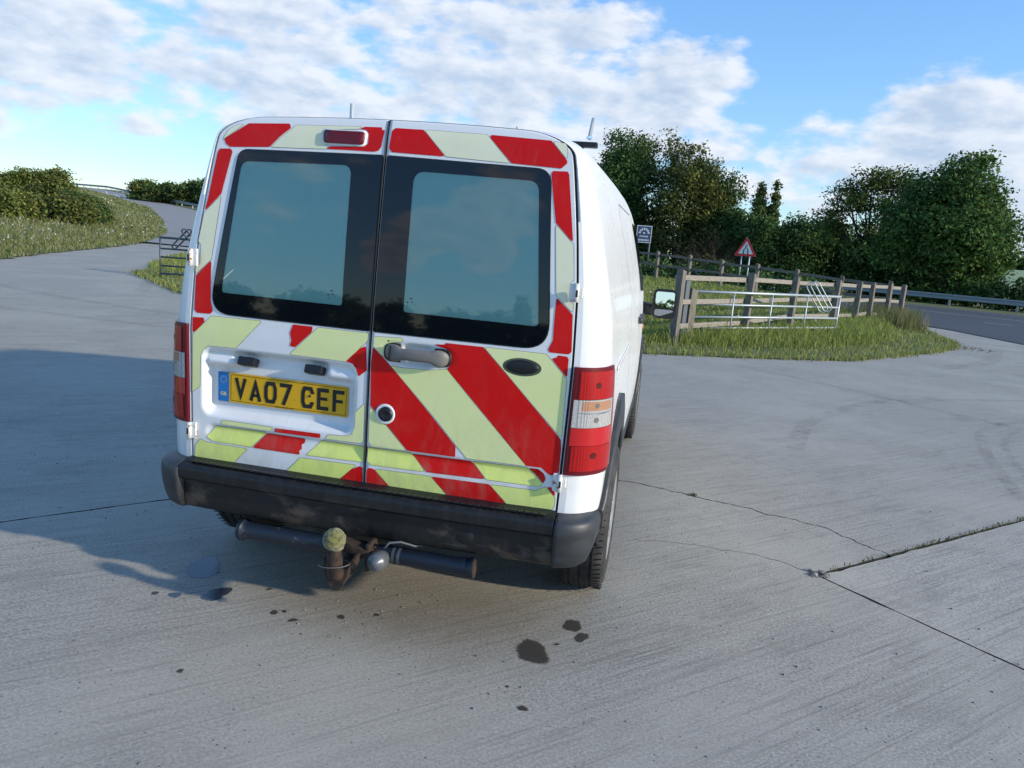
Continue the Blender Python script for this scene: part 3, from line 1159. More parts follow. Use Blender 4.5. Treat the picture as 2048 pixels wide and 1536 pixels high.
def longk(x, y):
    d, _ = seg_dist(x, y, edge_line)
    n = np.sin(x * 1.9 + 1) * np.sin(y * 2.3 + x) * .5 + .5
    g1, _ = seg_dist(x, y, [(1.2, 10.3), (4.6, 13.9), (5.5, 17.2), (7.7, 21.4)])
    return vis(x, y) * (0.14 + 0.7 * sstep(1.5, 0.4, g1) + 0.25 * n * sstep(1.2, 2.2, d)) * sstep(0.75, 1.3, d)


x, y = scatter(VERGE, 36000, longk)
g1, _ = seg_dist(x, y, [(1.2, 10.3), (4.6, 13.9), (5.5, 17.2), (7.7, 21.4)])
ln = (0.07 + 0.12 * rng.random(len(x))) + (0.06 + 0.20 * rng.random(len(x)) ** 2) * sstep(1.0, 0.2, g1)
tag(obj('long_grass', blade_mesh('long_grass', x, y, ln, 0.009 + 0.0005 * np.hypot(x, y), 0.2 + .5 * rng.random(len(x)), tints(len(x), GREENS + [(0.22, 0.30, 0.06)]), .03), MAT['blade']),
    'long tussocky grass growing through the metal gate and fence', kind='stuff')

# dry seed-head grass by the far corner of the fence
xx = rng.normal(7.4, .55, 2200)
yy = rng.normal(20.4, .9, 2200)
k_ = in_poly(xx, yy, VERGE)
xx, yy = xx[k_], yy[k_]
tag(obj('dry_grass', blade_mesh('dry_grass', xx, yy, .3 + .4 * rng.random(len(xx)), np.full(len(xx), .013), .15 + .4 * rng.random(len(xx)), tints(len(xx), [(.26, .23, .12), (.2, .2, .09), (.14, .18, .05)]), .03), MAT['blade']),
    'dry pale seed-head grass round the fence corner', kind='stuff')


def bankk(x, y):
    D = np.hypot(x - 0.977, y + 2.348)
    az = np.degrees(np.arctan2(x - 0.977, y + 2.348))
    return np.clip((24 / D) ** 1.6, .01, 1) * np.where((az > -52) & (az < -30), 1.0, .04)


BK = [p for p in BANK]
x, y = scatter(BK, 62000, bankk)
D = np.hypot(x, y)
d, _ = seg_dist(x, y, LANE_L)
ln = (.10 + .20 * sstep(0, 1.6, d)) + .28 * rng.random(len(x)) * sstep(.1, 2.5, d)
tag(obj('bank_grass', blade_mesh('bank_grass', x, y, ln, .008 + .0009 * D, .2 + .5 * rng.random(len(x)), tints(len(x), [(0.17, .21, .06), (.22, .235, .085), (.27, .26, .12), (.14, .19, .05), (.33, .30, .17)]), .03), MAT['blade']),
    'tall seeding grass on the bank left of the lane', kind='stuff')


def flower_mesh(name, x, y, h, s, cols):
    """little flower heads: two crossed tilted quads each"""
    n = len(x)
    z = hgt(x, y) + h
    a = rng.random(n) * 6.28
    V = np.empty((n, 4, 3))
    tz = rng.normal(size=n) * .5
    for i, (p, q) in enumerate(((-1, 0), (0, -1), (1, 0), (0, 1))):
        V[:, i, 0] = x + (p * np.cos(a) - q * np.sin(a)) * s
        V[:, i, 1] = y + (p * np.sin(a) + q * np.cos(a)) * s * .6
        V[:, i, 2] = z + (p * tz + q * .8) * s
    f = np.arange(n * 4).reshape(n, 4)
    return raw_mesh(name, V.reshape(-1, 3), f, np.repeat(tints(n, cols, .08), 4, 0))


x, y = scatter(BK, 2300, lambda x, y: bankk(x, y) * (.15 + sstep(.45, .75, np.sin(x * .55) * np.cos(y * .4 + 1) * .5 + .5 + rng.random(len(x)) * .3 - .15)))
tag(obj('bank_flowers', flower_mesh('bank_flowers', x, y, .28 + .24 * rng.random(len(x)), .022 + .0009 * np.hypot(x, y) * rng.random(len(x)), [(.75, .75, .68), (.7, .7, .6), (.66, .66, .45)]), MAT['blade']),
    'small white meadow flowers dotted over the left bank', kind='stuff')
x, y = scatter(VERGE, 420, lambda x, y: vis(x, y) * sstep(1.6, 3.0, seg_dist(x, y, edge_line)[0]))
tag(obj('verge_flowers', flower_mesh('verge_flowers', x, y, .12 + .2 * rng.random(len(x)), .014 + .012 * rng.random(len(x)), [(.75, .75, .70), (.72, .72, .62)]), MAT['blade']),
    'white daisies in the grass behind the metal gate', kind='stuff')

# weeds and moss in the joint
xx, yy = [], []
for k in range(420):
    s = rng.uniform(.9, 3.2) if rng.random() < .8 else rng.uniform(.1, 1)
    p = T + A_DIR * s + Vector(rng.normal(size=2)) * .006
    if rng.random() < .25:
        p = T + B_DIR * rng.uniform(.9, 1.5) + Vector(rng.normal(size=2)) * .006
    if rng.random() < .08:
        p = Vector((1.27, 2.04)) + Vector(rng.normal(size=2)) * .012
    xx.append(p.x)
    yy.append(p.y)
xx, yy = np.array(xx), np.array(yy)
tag(obj('joint_weeds', blade_mesh('joint_weeds', xx, yy, .010 + .018 * rng.random(len(xx)), np.full(len(xx), .005), .5 + .5 * rng.random(len(xx)), tints(len(xx), [(.10, .13, .03), (.14, .13, .05), (.08, .10, .03)]), 0), MAT['blade'], slab_main), kind='stuff')
# dead leaves and dirt along the verge edge
P_ = []
for (a, b), (c_, d_) in zip(edge_line, edge_line[1:]):
    k = int(14 * math.hypot(c_ - a, d_ - b))
    t = rng.random(k)
    P_.append(np.stack([a + (c_ - a) * t, b + (d_ - b) * t], -1) + rng.normal(size=(k, 2)) * .05)
P_ = np.concatenate(P_)
extra = np.stack([rng.normal(7.45, .25, 130), rng.normal(15.2, .4, 130)], -1)
P_ = np.concatenate([P_, extra])
ls = .005 + .012 * rng.random(len(P_))
simple('leaf_litter', (0.11, 0.078, 0.045), 0.95)
tag(obj('leaf_litter', pebbles('leaf_litter', np.stack([P_[:, 0], P_[:, 1], hgt(P_[:, 0], P_[:, 1]) + .010], -1), ls, (1.5, .8, .4)), MAT['leaf_litter']), 'brown dirt and leaf litter along the verge edge', kind='stuff')

# ================================================================== TREES


def rand_unit(n):
    v = rng.normal(size=(n, 3))
    return v / np.linalg.norm(v, axis=1, keepdims=True)


def leaf_cloud(name, lobes, sprays, per, spread, size, cols, shell=0.45, floor=None):
    """leaf-sized faces gathered in sprays through the volume of a set of lobes (cx,cy,cz,rx,ry,rz)"""
    L = np.array(lobes, float)
    vol = (L[:, 3] * L[:, 4] * L[:, 5]) ** .75
    k = rng.choice(len(L), sprays, p=vol / vol.sum())
    d = rand_unit(sprays)
    r = shell + (1.06 - shell) * rng.random(sprays) ** .6
    wob = 1 + .16 * np.sin(d[:, 0] * 5 + k) * np.sin(d[:, 1] * 4 + 2 * k) + .12 * np.sin(d[:, 2] * 7 + k)
    C = L[k, :3] + d * L[k, 3:] * (r * wob)[:, None]
    n = sprays * per
    C = np.repeat(C, per, 0)
    dd = np.repeat(d, per, 0)
    P = C + rng.normal(size=(n, 3)) * spread * np.array([1, 1, .7])
    if floor is not None:
        keep = P[:, 2] > floor
        P, dd = P[keep], dd[keep]
        kk = np.repeat(np.arange(sprays), per)[keep]
        n = len(P)
    else:
        kk = np.repeat(np.arange(sprays), per)
    nrm_ = dd * .5 + np.array([0, 0, .5]) + rng.normal(size=(n, 3)) * .65
    nrm_ /= np.linalg.norm(nrm_, axis=1, keepdims=True)
    u = np.cross(nrm_, rand_unit(n))
    u /= np.linalg.norm(u, axis=1, keepdims=True)
    v = np.cross(nrm_, u)
    s = size * (.6 + .8 * rng.random(n))[:, None]
    V = np.stack([P - u * s, P - v * s * .55, P + u * s, P + v * s * .55], 1)
    f = np.arange(n * 4).reshape(n, 4)
    spray_t = tints(sprays, cols, .22)[kk]
    t = np.clip(spray_t * (1 + rng.normal(size=(n, 1)) * .15), .004, 1)
    return raw_mesh(name, V.reshape(-1, 3), f, np.repeat(t, 4, 0))


def grow(name, label, cat, loc, lobes, sprays, per, spread, size, cols, trunk_r, group=None, limbs=None, shell=.45, twigs=0, shoots=0):
    """a tree or bush: trunk with limbs reaching into the crown, and the crown; lobes are relative to loc"""
    z0 = float(hgt(loc[0], loc[1])) - .05
    t = empty(name, (loc[0], loc[1], z0), label, cat, group)
    base = Vector((loc[0], loc[1], z0))
    W = [(base.x + a, base.y + b, base.z + c, d, e, f) for a, b, c, d, e, f in lobes]
    bm = bmesh.new()
    top = max(W, key=lambda q: q[2])
    fork = base + Vector((0, 0, min(q[2] - base.z for q in W) * .55))
    add_tube(bm, [base - Vector((0, 0, .2)), base.lerp(fork, .5) + Vector((.05, .03, 0)), fork], [trunk_r * 1.25, trunk_r, trunk_r * .85], 8)
    for q in W:
        e = Vector(q[:3])
        mid = fork.lerp(e, .55) + Vector((0, 0, -.06 * (e - fork).length))
        add_tube(bm, [fork - Vector((0, 0, .1)), mid, e, e + (e - mid).normalized() * q[5] * .55], [trunk_r * .6, trunk_r * .36, trunk_r * .18, trunk_r * .06], 6)
        for _ in range(3 + twigs):
            dv = Vector(rand_unit(1)[0])
            dv.z = abs(dv.z) * .6
            add_tube(bm, [mid.lerp(e, rng.random()), e + Vector((dv.x * q[3], dv.y * q[4], dv.z * q[5])) * .85], [trunk_r * .2, trunk_r * .05], 4)
    W2 = list(W)
    for _ in range(shoots):                           # leafy leaders standing out of the crown top
        q = W[rng.integers(0, len(W))]
        if q[2] < top[2] - (top[2] - base.z) * .45:
            continue
        dv = Vector((rng.normal() * .6, rng.normal() * .6, 1.0)).normalized()
        p0 = Vector(q[:3]) + Vector((dv.x * q[3], dv.y * q[4], dv.z * q[5])) * .8
        ln_ = (.35 + .55 * rng.random()) * (top[2] - base.z) * .16
        p1 = p0 + Vector((dv.x * .4, dv.y * .4, 1)) * ln_
        add_tube(bm, [p0 - Vector((0, 0, .3)), p1], [trunk_r * .12, trunk_r * .03], 4)
        for f in (.2, .5, .8, 1.0):
            c_ = p0.lerp(p1, f)
            r_ = .20 * (1.25 - f)
            W2.append((c_.x, c_.y, c_.z, r_, r_, r_))
    W = W2
    obj('trunk', bm_me('trunk', bm, True), MAT['bark'], t)
    obj('crown', leaf_cloud('crown', W, sprays, per, spread, size, cols, shell, z0 + .02), MAT['leaf'], t)
    return t


DARK = [(0.067, 0.127, 0.039), (0.086, 0.157, 0.047), (0.05, 0.1, 0.033), (0.112, 0.173, 0.05)]  # deep leaf greens; the shade on the roadside trees is put into the colour
OLIVE = [(0.125, 0.145, 0.040), (0.095, 0.122, 0.034), (0.165, 0.165, 0.048), (0.070, 0.098, 0.028)]
FRESH = [(0.165, 0.20, 0.05), (0.13, 0.17, 0.042), (0.21, 0.23, 0.06), (0.10, 0.13, 0.034)]
CHEST = [(0.079, 0.149, 0.04), (0.103, 0.18, 0.046), (0.064, 0.125, 0.034), (0.14, 0.211, 0.052)]


def az_pt(az, D):
    return (0.977 + D * math.sin(R(az)), -2.348 + D * math.cos(R(az)))


def px_az(px):
    """bearing (degrees) of a column of the photograph near the horizon"""
    return -11.325 + math.degrees(math.atan((px - 1024) / 1461.9))


def bushy(w, h, n, seed, low=.0):
    """lobes for a bush-like tree of half-width w and height h leafed nearly to the ground"""
    r = np.random.default_rng(seed)
    out = [(0, 0, h * .52, w * .70, w * .70, h * .42)]
    for k in range(n):
        a = r.random() * 6.28
        zz = low + (h * .86 - low) * (k + .5) / n
        rr = w * (.62 if zz < h * .6 else .62 * (1 - (zz / h - .6) * 1.5))
        out.append((math.cos(a) * rr, math.sin(a) * rr, zz + h * .05, w * .42 * (.8 + .4 * r.random()), w * .42, h * (.13 + .06 * r.random())))
    return out


G1 = 'trees across the main road'
# tall mixed thicket right behind the van's front corner
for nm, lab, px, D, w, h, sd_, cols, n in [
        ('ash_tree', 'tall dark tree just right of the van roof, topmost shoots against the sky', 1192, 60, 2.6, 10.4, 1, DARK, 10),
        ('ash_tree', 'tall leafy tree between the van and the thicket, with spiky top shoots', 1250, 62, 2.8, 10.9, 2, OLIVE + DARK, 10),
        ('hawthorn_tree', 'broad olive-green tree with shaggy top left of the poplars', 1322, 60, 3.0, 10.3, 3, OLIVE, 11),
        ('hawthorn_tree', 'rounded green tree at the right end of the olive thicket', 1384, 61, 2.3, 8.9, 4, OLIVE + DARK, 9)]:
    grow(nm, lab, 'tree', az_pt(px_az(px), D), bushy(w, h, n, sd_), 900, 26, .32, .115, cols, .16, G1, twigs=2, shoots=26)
# shoots above the thicket
# brown twiggy shrub at the foot of the thicket
t = empty('bare_shrub', (*az_pt(px_az(1392), 57), 0.0), 'brown twiggy half-bare shrub at the foot of the olive thicket', 'shrub')
bm = bmesh.new()
c0 = Vector((*az_pt(px_az(1392), 57), 0))
for k in range(420):
    dv = Vector(rand_unit(1)[0])
    dv.z = abs(dv.z) + .15
    p0 = c0 + Vector((rng.normal() * .7, rng.normal() * .7, .1 + rng.random() * 1.2))
    L_ = 1.0 + 1.6 * rng.random()
    p1 = p0 + Vector((dv.x * 1.0, dv.y * 1.0, dv.z)) * L_
    add_tube(bm, [p0, p0.lerp(p1, .5) + Vector((0, 0, .12)), p1], [.022, .016, .008], 3, False)
simple('twigs', (0.115, 0.080, 0.045), 0.9)
obj('twigs', bm_me('twigs', bm), MAT['twigs'], t)
obj('sparse_leaves', leaf_cloud('sparse_leaves', [(c0.x, c0.y, 1.9, 1.9, 1.6, 1.7)], 150, 9, .25, .12, [(0.09, .075, .035), (.06, .07, .025)], .2, .1), MAT['leaf'], t)

# two slim poplars standing farther back
for px, lab, w, h, sd_ in [(1474, 'wider slim poplar rising behind the dark hedge', 1.55, 11.3, 5), (1502, 'narrow twin poplar right beside the wider one', .62, 12.0, 6)]:
    grow('poplar_tree', lab, 'tree', az_pt(px_az(px), 104), [(0, 0, h * q, w * s_, w * s_, h * .16) for q, s_ in ((.35, .95), (.5, 1), (.62, .95), (.74, .75), (.86, .45), (.95, .2))], 260, 22, .22, .20, OLIVE + DARK, .16, G1)
# dark field hedge trees between thicket and ash
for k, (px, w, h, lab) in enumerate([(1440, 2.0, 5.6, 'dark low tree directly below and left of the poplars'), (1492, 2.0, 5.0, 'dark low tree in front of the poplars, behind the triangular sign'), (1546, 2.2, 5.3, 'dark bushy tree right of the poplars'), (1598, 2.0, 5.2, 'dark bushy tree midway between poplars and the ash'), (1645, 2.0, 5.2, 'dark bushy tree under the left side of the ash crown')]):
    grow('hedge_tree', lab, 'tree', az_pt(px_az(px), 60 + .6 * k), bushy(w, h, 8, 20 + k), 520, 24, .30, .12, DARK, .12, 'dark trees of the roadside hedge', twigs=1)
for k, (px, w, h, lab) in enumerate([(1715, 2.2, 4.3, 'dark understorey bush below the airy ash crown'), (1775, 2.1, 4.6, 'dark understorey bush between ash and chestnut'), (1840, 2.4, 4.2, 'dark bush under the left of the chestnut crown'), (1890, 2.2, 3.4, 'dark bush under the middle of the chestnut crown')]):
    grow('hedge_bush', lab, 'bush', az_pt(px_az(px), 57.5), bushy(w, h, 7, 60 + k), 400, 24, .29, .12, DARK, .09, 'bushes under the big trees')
# airy ash with limbs showing through
ash_l = [(-2.6, 0, 5.2, 1.1, 1.1, .8), (-1.9, .3, 6.6, 1.2, 1.1, .9), (-.6, 0, 7.6, 1.5, 1.3, .8), (.9, .2, 7.8, 1.4, 1.3, .8), (2.1, 0, 7.0, 1.2, 1.1, .9), (-.9, -.5, 6.2, 1.2, 1.1, .7), (.8, -.6, 6.0, 1.2, 1.1, .8), (2.6, .2, 5.4, 1.1, 1.0, .8), (-2.4, .4, 4.1, .9, .9, .7), (.1, .4, 4.6, 1.3, 1.1, .7), (1.6, 0, 4.4, 1.1, 1.0, .7)]
grow('ash_tree', 'airy round-crowned ash with limbs showing through, left of the chestnut', 'tree', az_pt(px_az(1700), 57), ash_l, 470, 26, .27, .105, CHEST + OLIVE, .20, G1, shell=.35, twigs=4)
ch_l = [(0, 0, 4.4, 2.7, 2.6, 2.5), (-2.4, 0, 4.6, 1.8, 1.5, 1.3), (1.9, 0, 4.0, 1.6, 1.5, 1.3), (-1.4, .2, 6.6, 1.6, 1.4, 1.1), (1.1, .1, 6.0, 1.4, 1.4, 1.0), (0, 0, 7.9, 1.3, 1.2, .9), (-.1, -1.8, 4.2, 2.0, 1.4, 1.5), (2.5, .2, 2.9, 1.0, 1.1, .8), (-3.0, .2, 3.2, 1.2, 1.1, .9), (.2, -1.2, 6.4, 1.4, 1.2, 1.0), (.5, 0, 8.5, .6, .6, .5)]
grow('chestnut_tree', 'largest tree, a dense dark chestnut with a peaked crown by the road', 'tree', az_pt(px_az(1856), 52), ch_l, 1450, 26, .34, .115, CHEST, .26, G1, shell=.5, twigs=3)
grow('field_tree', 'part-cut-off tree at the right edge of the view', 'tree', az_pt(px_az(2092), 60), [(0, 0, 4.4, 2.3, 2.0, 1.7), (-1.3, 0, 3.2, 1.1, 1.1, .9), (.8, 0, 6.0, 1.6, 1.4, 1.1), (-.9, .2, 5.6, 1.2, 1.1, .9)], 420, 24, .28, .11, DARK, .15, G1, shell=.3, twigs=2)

# roadside hedge beyond the guard rail
hl = []
for s in np.arange(-9, 30, .8):
    p = rd * s + rn * 49.3
    hl.append((p.x + rng.normal() * .15, p.y + rng.normal() * .15, .75 + .18 * rng.random(), .85, .75, .82 + .15 * rng.random()))
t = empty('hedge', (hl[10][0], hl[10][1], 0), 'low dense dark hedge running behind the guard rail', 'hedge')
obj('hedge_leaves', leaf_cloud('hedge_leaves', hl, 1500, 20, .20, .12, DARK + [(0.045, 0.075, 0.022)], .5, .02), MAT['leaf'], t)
for q in hl:
    bm = bmesh.new()
    add_tube(bm, [(q[0], q[1], -.05), (q[0] + .1, q[1], .6), (q[0] - .1, q[1] + .1, 1.3)], [.04, .03, .015], 5)
    obj('stem', bm_me('stem', bm), MAT['bark'], t)
# rank undergrowth between the back fence and the main road
ul = []
for s in np.arange(-21, -6.2, .45):
    p = rd * s + rn * (26.9 + .25 * rng.normal() - max(0, s + 11) * .32)
    ul.append((p.x, p.y, float(hgt(p.x, p.y)) + .32, .45, .4, .38 + .22 * rng.random()))
tag(obj('undergrowth', leaf_cloud('undergrowth', ul, 700, 16, .16, .07, DARK + [(.06, .10, .03)], .4), MAT['leaf']), 'rank dark green undergrowth behind the back fence', kind='stuff')
# far dark wood line beyond the crop field
fl = []
for k in range(34):
    a = 16 + k * .8
    p = az_pt(a, 262)
    fl.append((p[0], p[1], float(hgt(*p)) + 2.2, 4, 4, 3.0 + rng.random()))
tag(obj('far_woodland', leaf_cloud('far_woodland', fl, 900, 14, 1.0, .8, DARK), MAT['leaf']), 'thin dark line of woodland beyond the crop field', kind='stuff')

# left-hand thicket on the bank
for px, D, w, h, sd_, cols, lab in [
        (-60, 46, 2.0, 1.75, 31, FRESH, 'green bush at the extreme left edge of the bank thicket'),
        (5, 47, 1.8, 1.6, 32, FRESH + OLIVE, 'yellow-green bush at the left edge of the bank'),
        (40, 58, 2.0, 2.55, 33, FRESH, 'tallest rounded green bush at the back left of the bank thicket'),
        (92, 57, 1.7, 2.9, 34, FRESH + OLIVE, 'tall bush with shoots on top, middle of the bank thicket'),
        (122, 50, 1.6, 1.55, 35, OLIVE, 'dark olive bush in front of the bank thicket'),
        (158, 53, 1.5, 1.8, 36, OLIVE + DARK, 'dark rounded bush at the right end of the bank thicket')]:
    grow('bank_bush', lab, 'bush', az_pt(px_az(px), D), bushy(w, h, 9, sd_), 560, 22, .20, .095, cols, .09, 'bushes on the left bank', twigs=1, shoots=40)
for k, (px, D, w, h, lab) in enumerate([(272, 114, 1.9, 2.5, 'leftmost rounded bush on the skyline above the lane'), (318, 112, 2.2, 2.5, 'second bush from the left on the lane skyline'), (362, 110, 2.2, 3.0, 'third skyline bush, close beside the van pillar'), (410, 108, 2.4, 3.5, 'tallest skyline bush, mostly behind the van pillar'), (470, 108, 2.6, 3.4, 'skyline bush hidden behind the van, right of the tallest')]):
    grow('lane_bush', lab, 'bush', az_pt(px_az(px), D), bushy(w, h, 9, 70 + k), 420, 20, .34, .18, OLIVE + DARK, .12, 'bushes on the skyline beside the lane')
# trees behind the camera: they show mirrored in the rear windows
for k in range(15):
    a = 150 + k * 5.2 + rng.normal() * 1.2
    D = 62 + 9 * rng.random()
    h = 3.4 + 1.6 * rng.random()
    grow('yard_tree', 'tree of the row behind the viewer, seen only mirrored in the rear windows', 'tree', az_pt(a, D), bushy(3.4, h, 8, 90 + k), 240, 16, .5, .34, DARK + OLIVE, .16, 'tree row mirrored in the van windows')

grow('poplar_tree', 'single tall tree behind the viewer, mirrored as a spike in the right rear window', 'tree', az_pt(190.3, 66), [(0, 0, 6.6 * q, .75 * s_, .75 * s_, 1.1) for q, s_ in ((.35, 1), (.55, 1), (.75, .8), (.95, .4))], 200, 16, .3, .25, DARK, .14)

# ================================================================== FENCES, GATES, SIGNS


def beam(p0, p1, w, h, jit=0.0):
    """squared timber between two points: w across, h upright"""
    p0, p1 = Vector(p0), Vector(p1)
    d = (p1 - p0)
    L_ = d.length
    d.normalize()
    side = d.cross(Vector((0, 0, 1))).normalized()
    up_ = side.cross(d)
    bm = bmesh.new()
    rot = Matrix((side, d, up_)).transposed()
    add_box(bm, (p0 + p1) / 2, (w, L_, h), rot, .006)
    return bm_me('rail', bm)


def post_mesh(x, y, z0, z1, w, ang, lean=(0, 0)):
    bm = bmesh.new()
    add_box(bm, (0, 0, (z1 - z0) / 2 - .1), (w, w, z1 - z0 + .2), None, .008)
    for v in bm.verts:
        f = max(0, v.co.z) / (z1 - z0)
        a, b = v.co.x, v.co.y
        v.co.x = x + a * math.cos(ang) - b * math.sin(ang) + lean[0] * f
        v.co.y = y + a * math.sin(ang) + b * math.cos(ang) + lean[1] * f
        if f > .9:
            v.co.z += -.25 * a
        v.co.z += z0
    return bm_me('post', bm)


def fence(label, posts, rails, w, mats):
    t = empty('fence', (posts[0][0], posts[0][1], posts[0][2]), label, 'fence')
    for i, (x, y, z0, z1) in enumerate(posts):
        j = min(i, len(posts) - 2)
        ang = math.atan2(posts[j + 1][1] - posts[j][1], posts[j + 1][0] - posts[j][0])
        obj('post', post_mesh(x, y, z0, z1, w, ang, (rng.normal() * .018, rng.normal() * .018)), MAT['wood'], t)
    for i in range(len(posts) - 1):
        a, b = posts[i], posts[i + 1]
        d = Vector((b[0] - a[0], b[1] - a[1], 0)).normalized()
        off = d.cross(Vector((0, 0, 1))) * (w / 2 + .016)
        for q in rails:
            za = a[2] + (a[3] - a[2]) * q + rng.normal() * .008
            zb = b[2] + (b[3] - b[2]) * q + rng.normal() * .008
            obj('rail', beam(Vector((a[0], a[1], za)) - off - d * .03, Vector((b[0], b[1], zb)) - off + d * .03, .034, .086), mats, t)
    return t


def gz(x, y):
    return float(hgt(x, y)) + .03


front = [(1.16, 9.97, 1.23), (2.48, 12.2, 1.24), (3.70, 14.85, 1.21), (4.95, 16.7, 1.2), (5.74, 17.9, 1.2), (6.42, 19.3, 1.2), (7.18, 20.5, 1.21), (7.72, 21.15, 1.19)]
fence('weathered three-rail wooden fence behind the silver gate', [(x, y, gz(x, y), max(z, gz(x, y) + 1.1)) for x, y, z in front], (.90, .56, .22), .115, MAT['rail_wood'])
back = [(-3.9, 29.4, 1.82), (-2.4, 29.0, 1.77), (-0.95, 28.59, 1.72), (0.45, 27.65, 1.64), (1.67, 26.44, 1.59), (2.79, 25.19, 1.50), (3.86, 23.89, 1.46), (4.97, 22.9, 1.39), (6.17, 22.0, 1.30), (7.45, 21.55, 1.27)]
fence('dark two-rail wooden fence running along the main road', [(x, y, gz(x, y), z) for x, y, z in back], (.88, .52), .11, MAT['wood'])


def gate(label, p0, p1, ztop, zs, nbar, loops, mat_, group):
    t = empty('field_gate', (*p0, gz(*p0)), label, 'gate', group)
    a, b = Vector((*p0, 0)), Vector((*p1, 0))
    za, zb = gz(*p0) - .03, gz(*p1) - .03
    for z in zs:
        bm = bmesh.new()
        add_tube(bm, [(a.x, a.y, za + z), (b.x, b.y, zb + z)], .026 if z > .8 else .021, 10)
        obj('bar', bm_me('bar', bm, True), MAT[mat_], t)
    for q in (0, 1):
        p = a.lerp(b, q)
        zz = za + (zb - za) * q
        bm = bmesh.new()
        add_tube(bm, [(p.x, p.y, zz - .05), (p.x, p.y, zz + ztop + .02)], .022, 10)
        obj('stile', bm_me('stile', bm, True), MAT[mat_], t)
    for k in range(nbar):
        q = (k + 1) / (nbar + 1)
        p = a.lerp(b, q)
        zz = za + (zb - za) * q
        bm = bmesh.new()
        add_tube(bm, [(p.x, p.y - .02, zz - .02), (p.x, p.y - .02, zz + ztop)], .015, 8)
        obj('upright', bm_me('upright', bm, True), MAT[mat_], t)
    return t


def loop_tube(c, ax, ay, hw, hl, r=.012):
    """rounded-end loop of bar lying in the plane of ax (long) and ay (short)"""
    pts = []
    for k in range(9):
        an = -math.pi / 2 + math.pi * k / 8
        pts.append(c + ax * (hl - hw) + (ax * math.cos(an) + ay * math.sin(an)) * hw)
    for k in range(9):
        an = math.pi / 2 + math.pi * k / 8
        pts.append(c - ax * (hl - hw) + (ax * math.cos(an) + ay * math.sin(an)) * hw)
    bm = bmesh.new()
    add_tube(bm, pts, r, 8, closed=True)
    return bm_me('latch_loop', bm, True)


g1_ = gate('silver galvanised five-bar gate in front of the wooden fence', (1.40, 10.9), (4.50, 14.1), .87, (.87, .645, .42, .22, .05), 3, 0, 'galv', 'field gates')
gd = Vector((3.1, 3.2, 0)).normalized()
gn = Vector((gd.y, -gd.x, 0))
for o_ in (0.0, .07):
    ax = Vector((.56, .05, -.80)).normalized()
    c = Vector((3.93 + o_ * .9, 13.46 - o_, .865 + o_ * .35))
    obj('latch_loop', loop_tube(c, ax, Vector((.80, 0, .56)), .088, .335), MAT['galv'], g1_)
g2_ = gate('dark steel five-bar gate on the grass left of the van', (-10.54, 12.70), (-6.9, 14.25), .93, (.93, .68, .49, .29, .11), 3, 0, 'dark_steel', 'field gates')
gd2 = Vector((3.64, 1.55, 0)).normalized()
gn2 = Vector((gd2.y, -gd2.x, 0))
for o_, s_ in ((0, 1), (.10, 1), (.22, -1), (.30, -1)):
    ax = (gd2 * .40 * s_ + Vector((0, 0, .46))).normalized()
    c = Vector((-10.54, 12.70, .94)) + gd2 * (.47 + (.16 if s_ < 0 else 0) + o_ * .3) + gn2 * (.05 + o_ * .3)
    obj('latch_loop', loop_tube(c, ax, (gd2 * .46 - Vector((0, 0, .40 * s_))).normalized(), .05, .29), MAT['dark_steel'], g2_)
# hanging posts beside the silver gate
p_ = obj('gate_post', post_mesh(1.36, 10.55, gz(1.36, 10.55), .92, .15, .8, (.02, 0)), MAT['wood'])
tag(p_, 'short stout wooden post the silver gate hangs on', 'post')
bm = bmesh.new()
add_box(bm, (1.27, 10.42, .55), (.10, .10, 1.15), Matrix.Rotation(.8, 3, 'Z'), .008)
tag(obj('steel_post', bm_me('steel_post', bm), MAT['dark_steel']), 'blue-grey steel post between the two wooden gate posts', 'post')
p_ = obj('gate_post', post_mesh(-9.35, 13.6, gz(-9.35, 13.6), .85, .12, .4), MAT['wood'])
tag(p_, 'short wooden post just behind the dark left gate', 'post')

# triangular warning sign
t = empty('road_sign', (3.63, 26.53, gz(3.63, 26.53)), 'red-bordered white triangular road-narrows sign on two posts', 'sign')
sc_, s0 = Vector((3.63, 26.5, 1.95)), .46
fx = Vector((.985, -.17, 0)).normalized()
fn = Vector((fx.y, -fx.x, 0)) * -1
fn = Vector((-.17, -.985, 0)).normalized()


def sgn(a, b, off):
    return sc_ + fx * a + Vector((0, 0, b)) - Vector((0, 0, 0)) + fn * off


def tri_pts(s):
    return round_poly([(-s * .5, -s * .2887), (s * .5, -s * .2887), (0, s * .5774)], .05 * s)


def plate_piece(name, outline, holes, off, mat, parent, thick=.004):
    return patch(name, outline, holes, lambda a, b: sgn(a, b, off), 10.0, mat, parent, False, thick)


S_ = .82
plate_piece('back_plate', tri_pts(S_), [], 0.0, MAT['sign_back'], t)
plate_piece('red_border', tri_pts(S_ * .985), [tri_pts(S_ * .66)[::-1]], .006, MAT['sign_red'], t, .002)
plate_piece('white_face', tri_pts(S_ * .66), [], .006, MAT['sign_white'], t, .002)
plate_piece('symbol', [(-.098, -.175), (-.058, -.175), (-.058, -.03), (-.012, .06), (-.012, .20), (-.035, .20), (-.035, .07), (-.098, -.02)], [], .010, MAT['sign_black'], t, .002)
plate_piece('symbol', [(.098, -.175), (.058, -.175), (.058, -.03), (.012, .06), (.012, .20), (.035, .20), (.035, .07), (.098, -.02)], [], .010, MAT['sign_black'], t, .002)
for a in (-.12, .16):
    bm = bmesh.new()
    q = sgn(a, 0, -.03)
    add_tube(bm, [(q.x, q.y, gz(q.x, q.y) - .2), (q.x, q.y, 2.05)], .026, 10)
    obj('post', bm_me('post', bm, True), MAT['galv'], t)

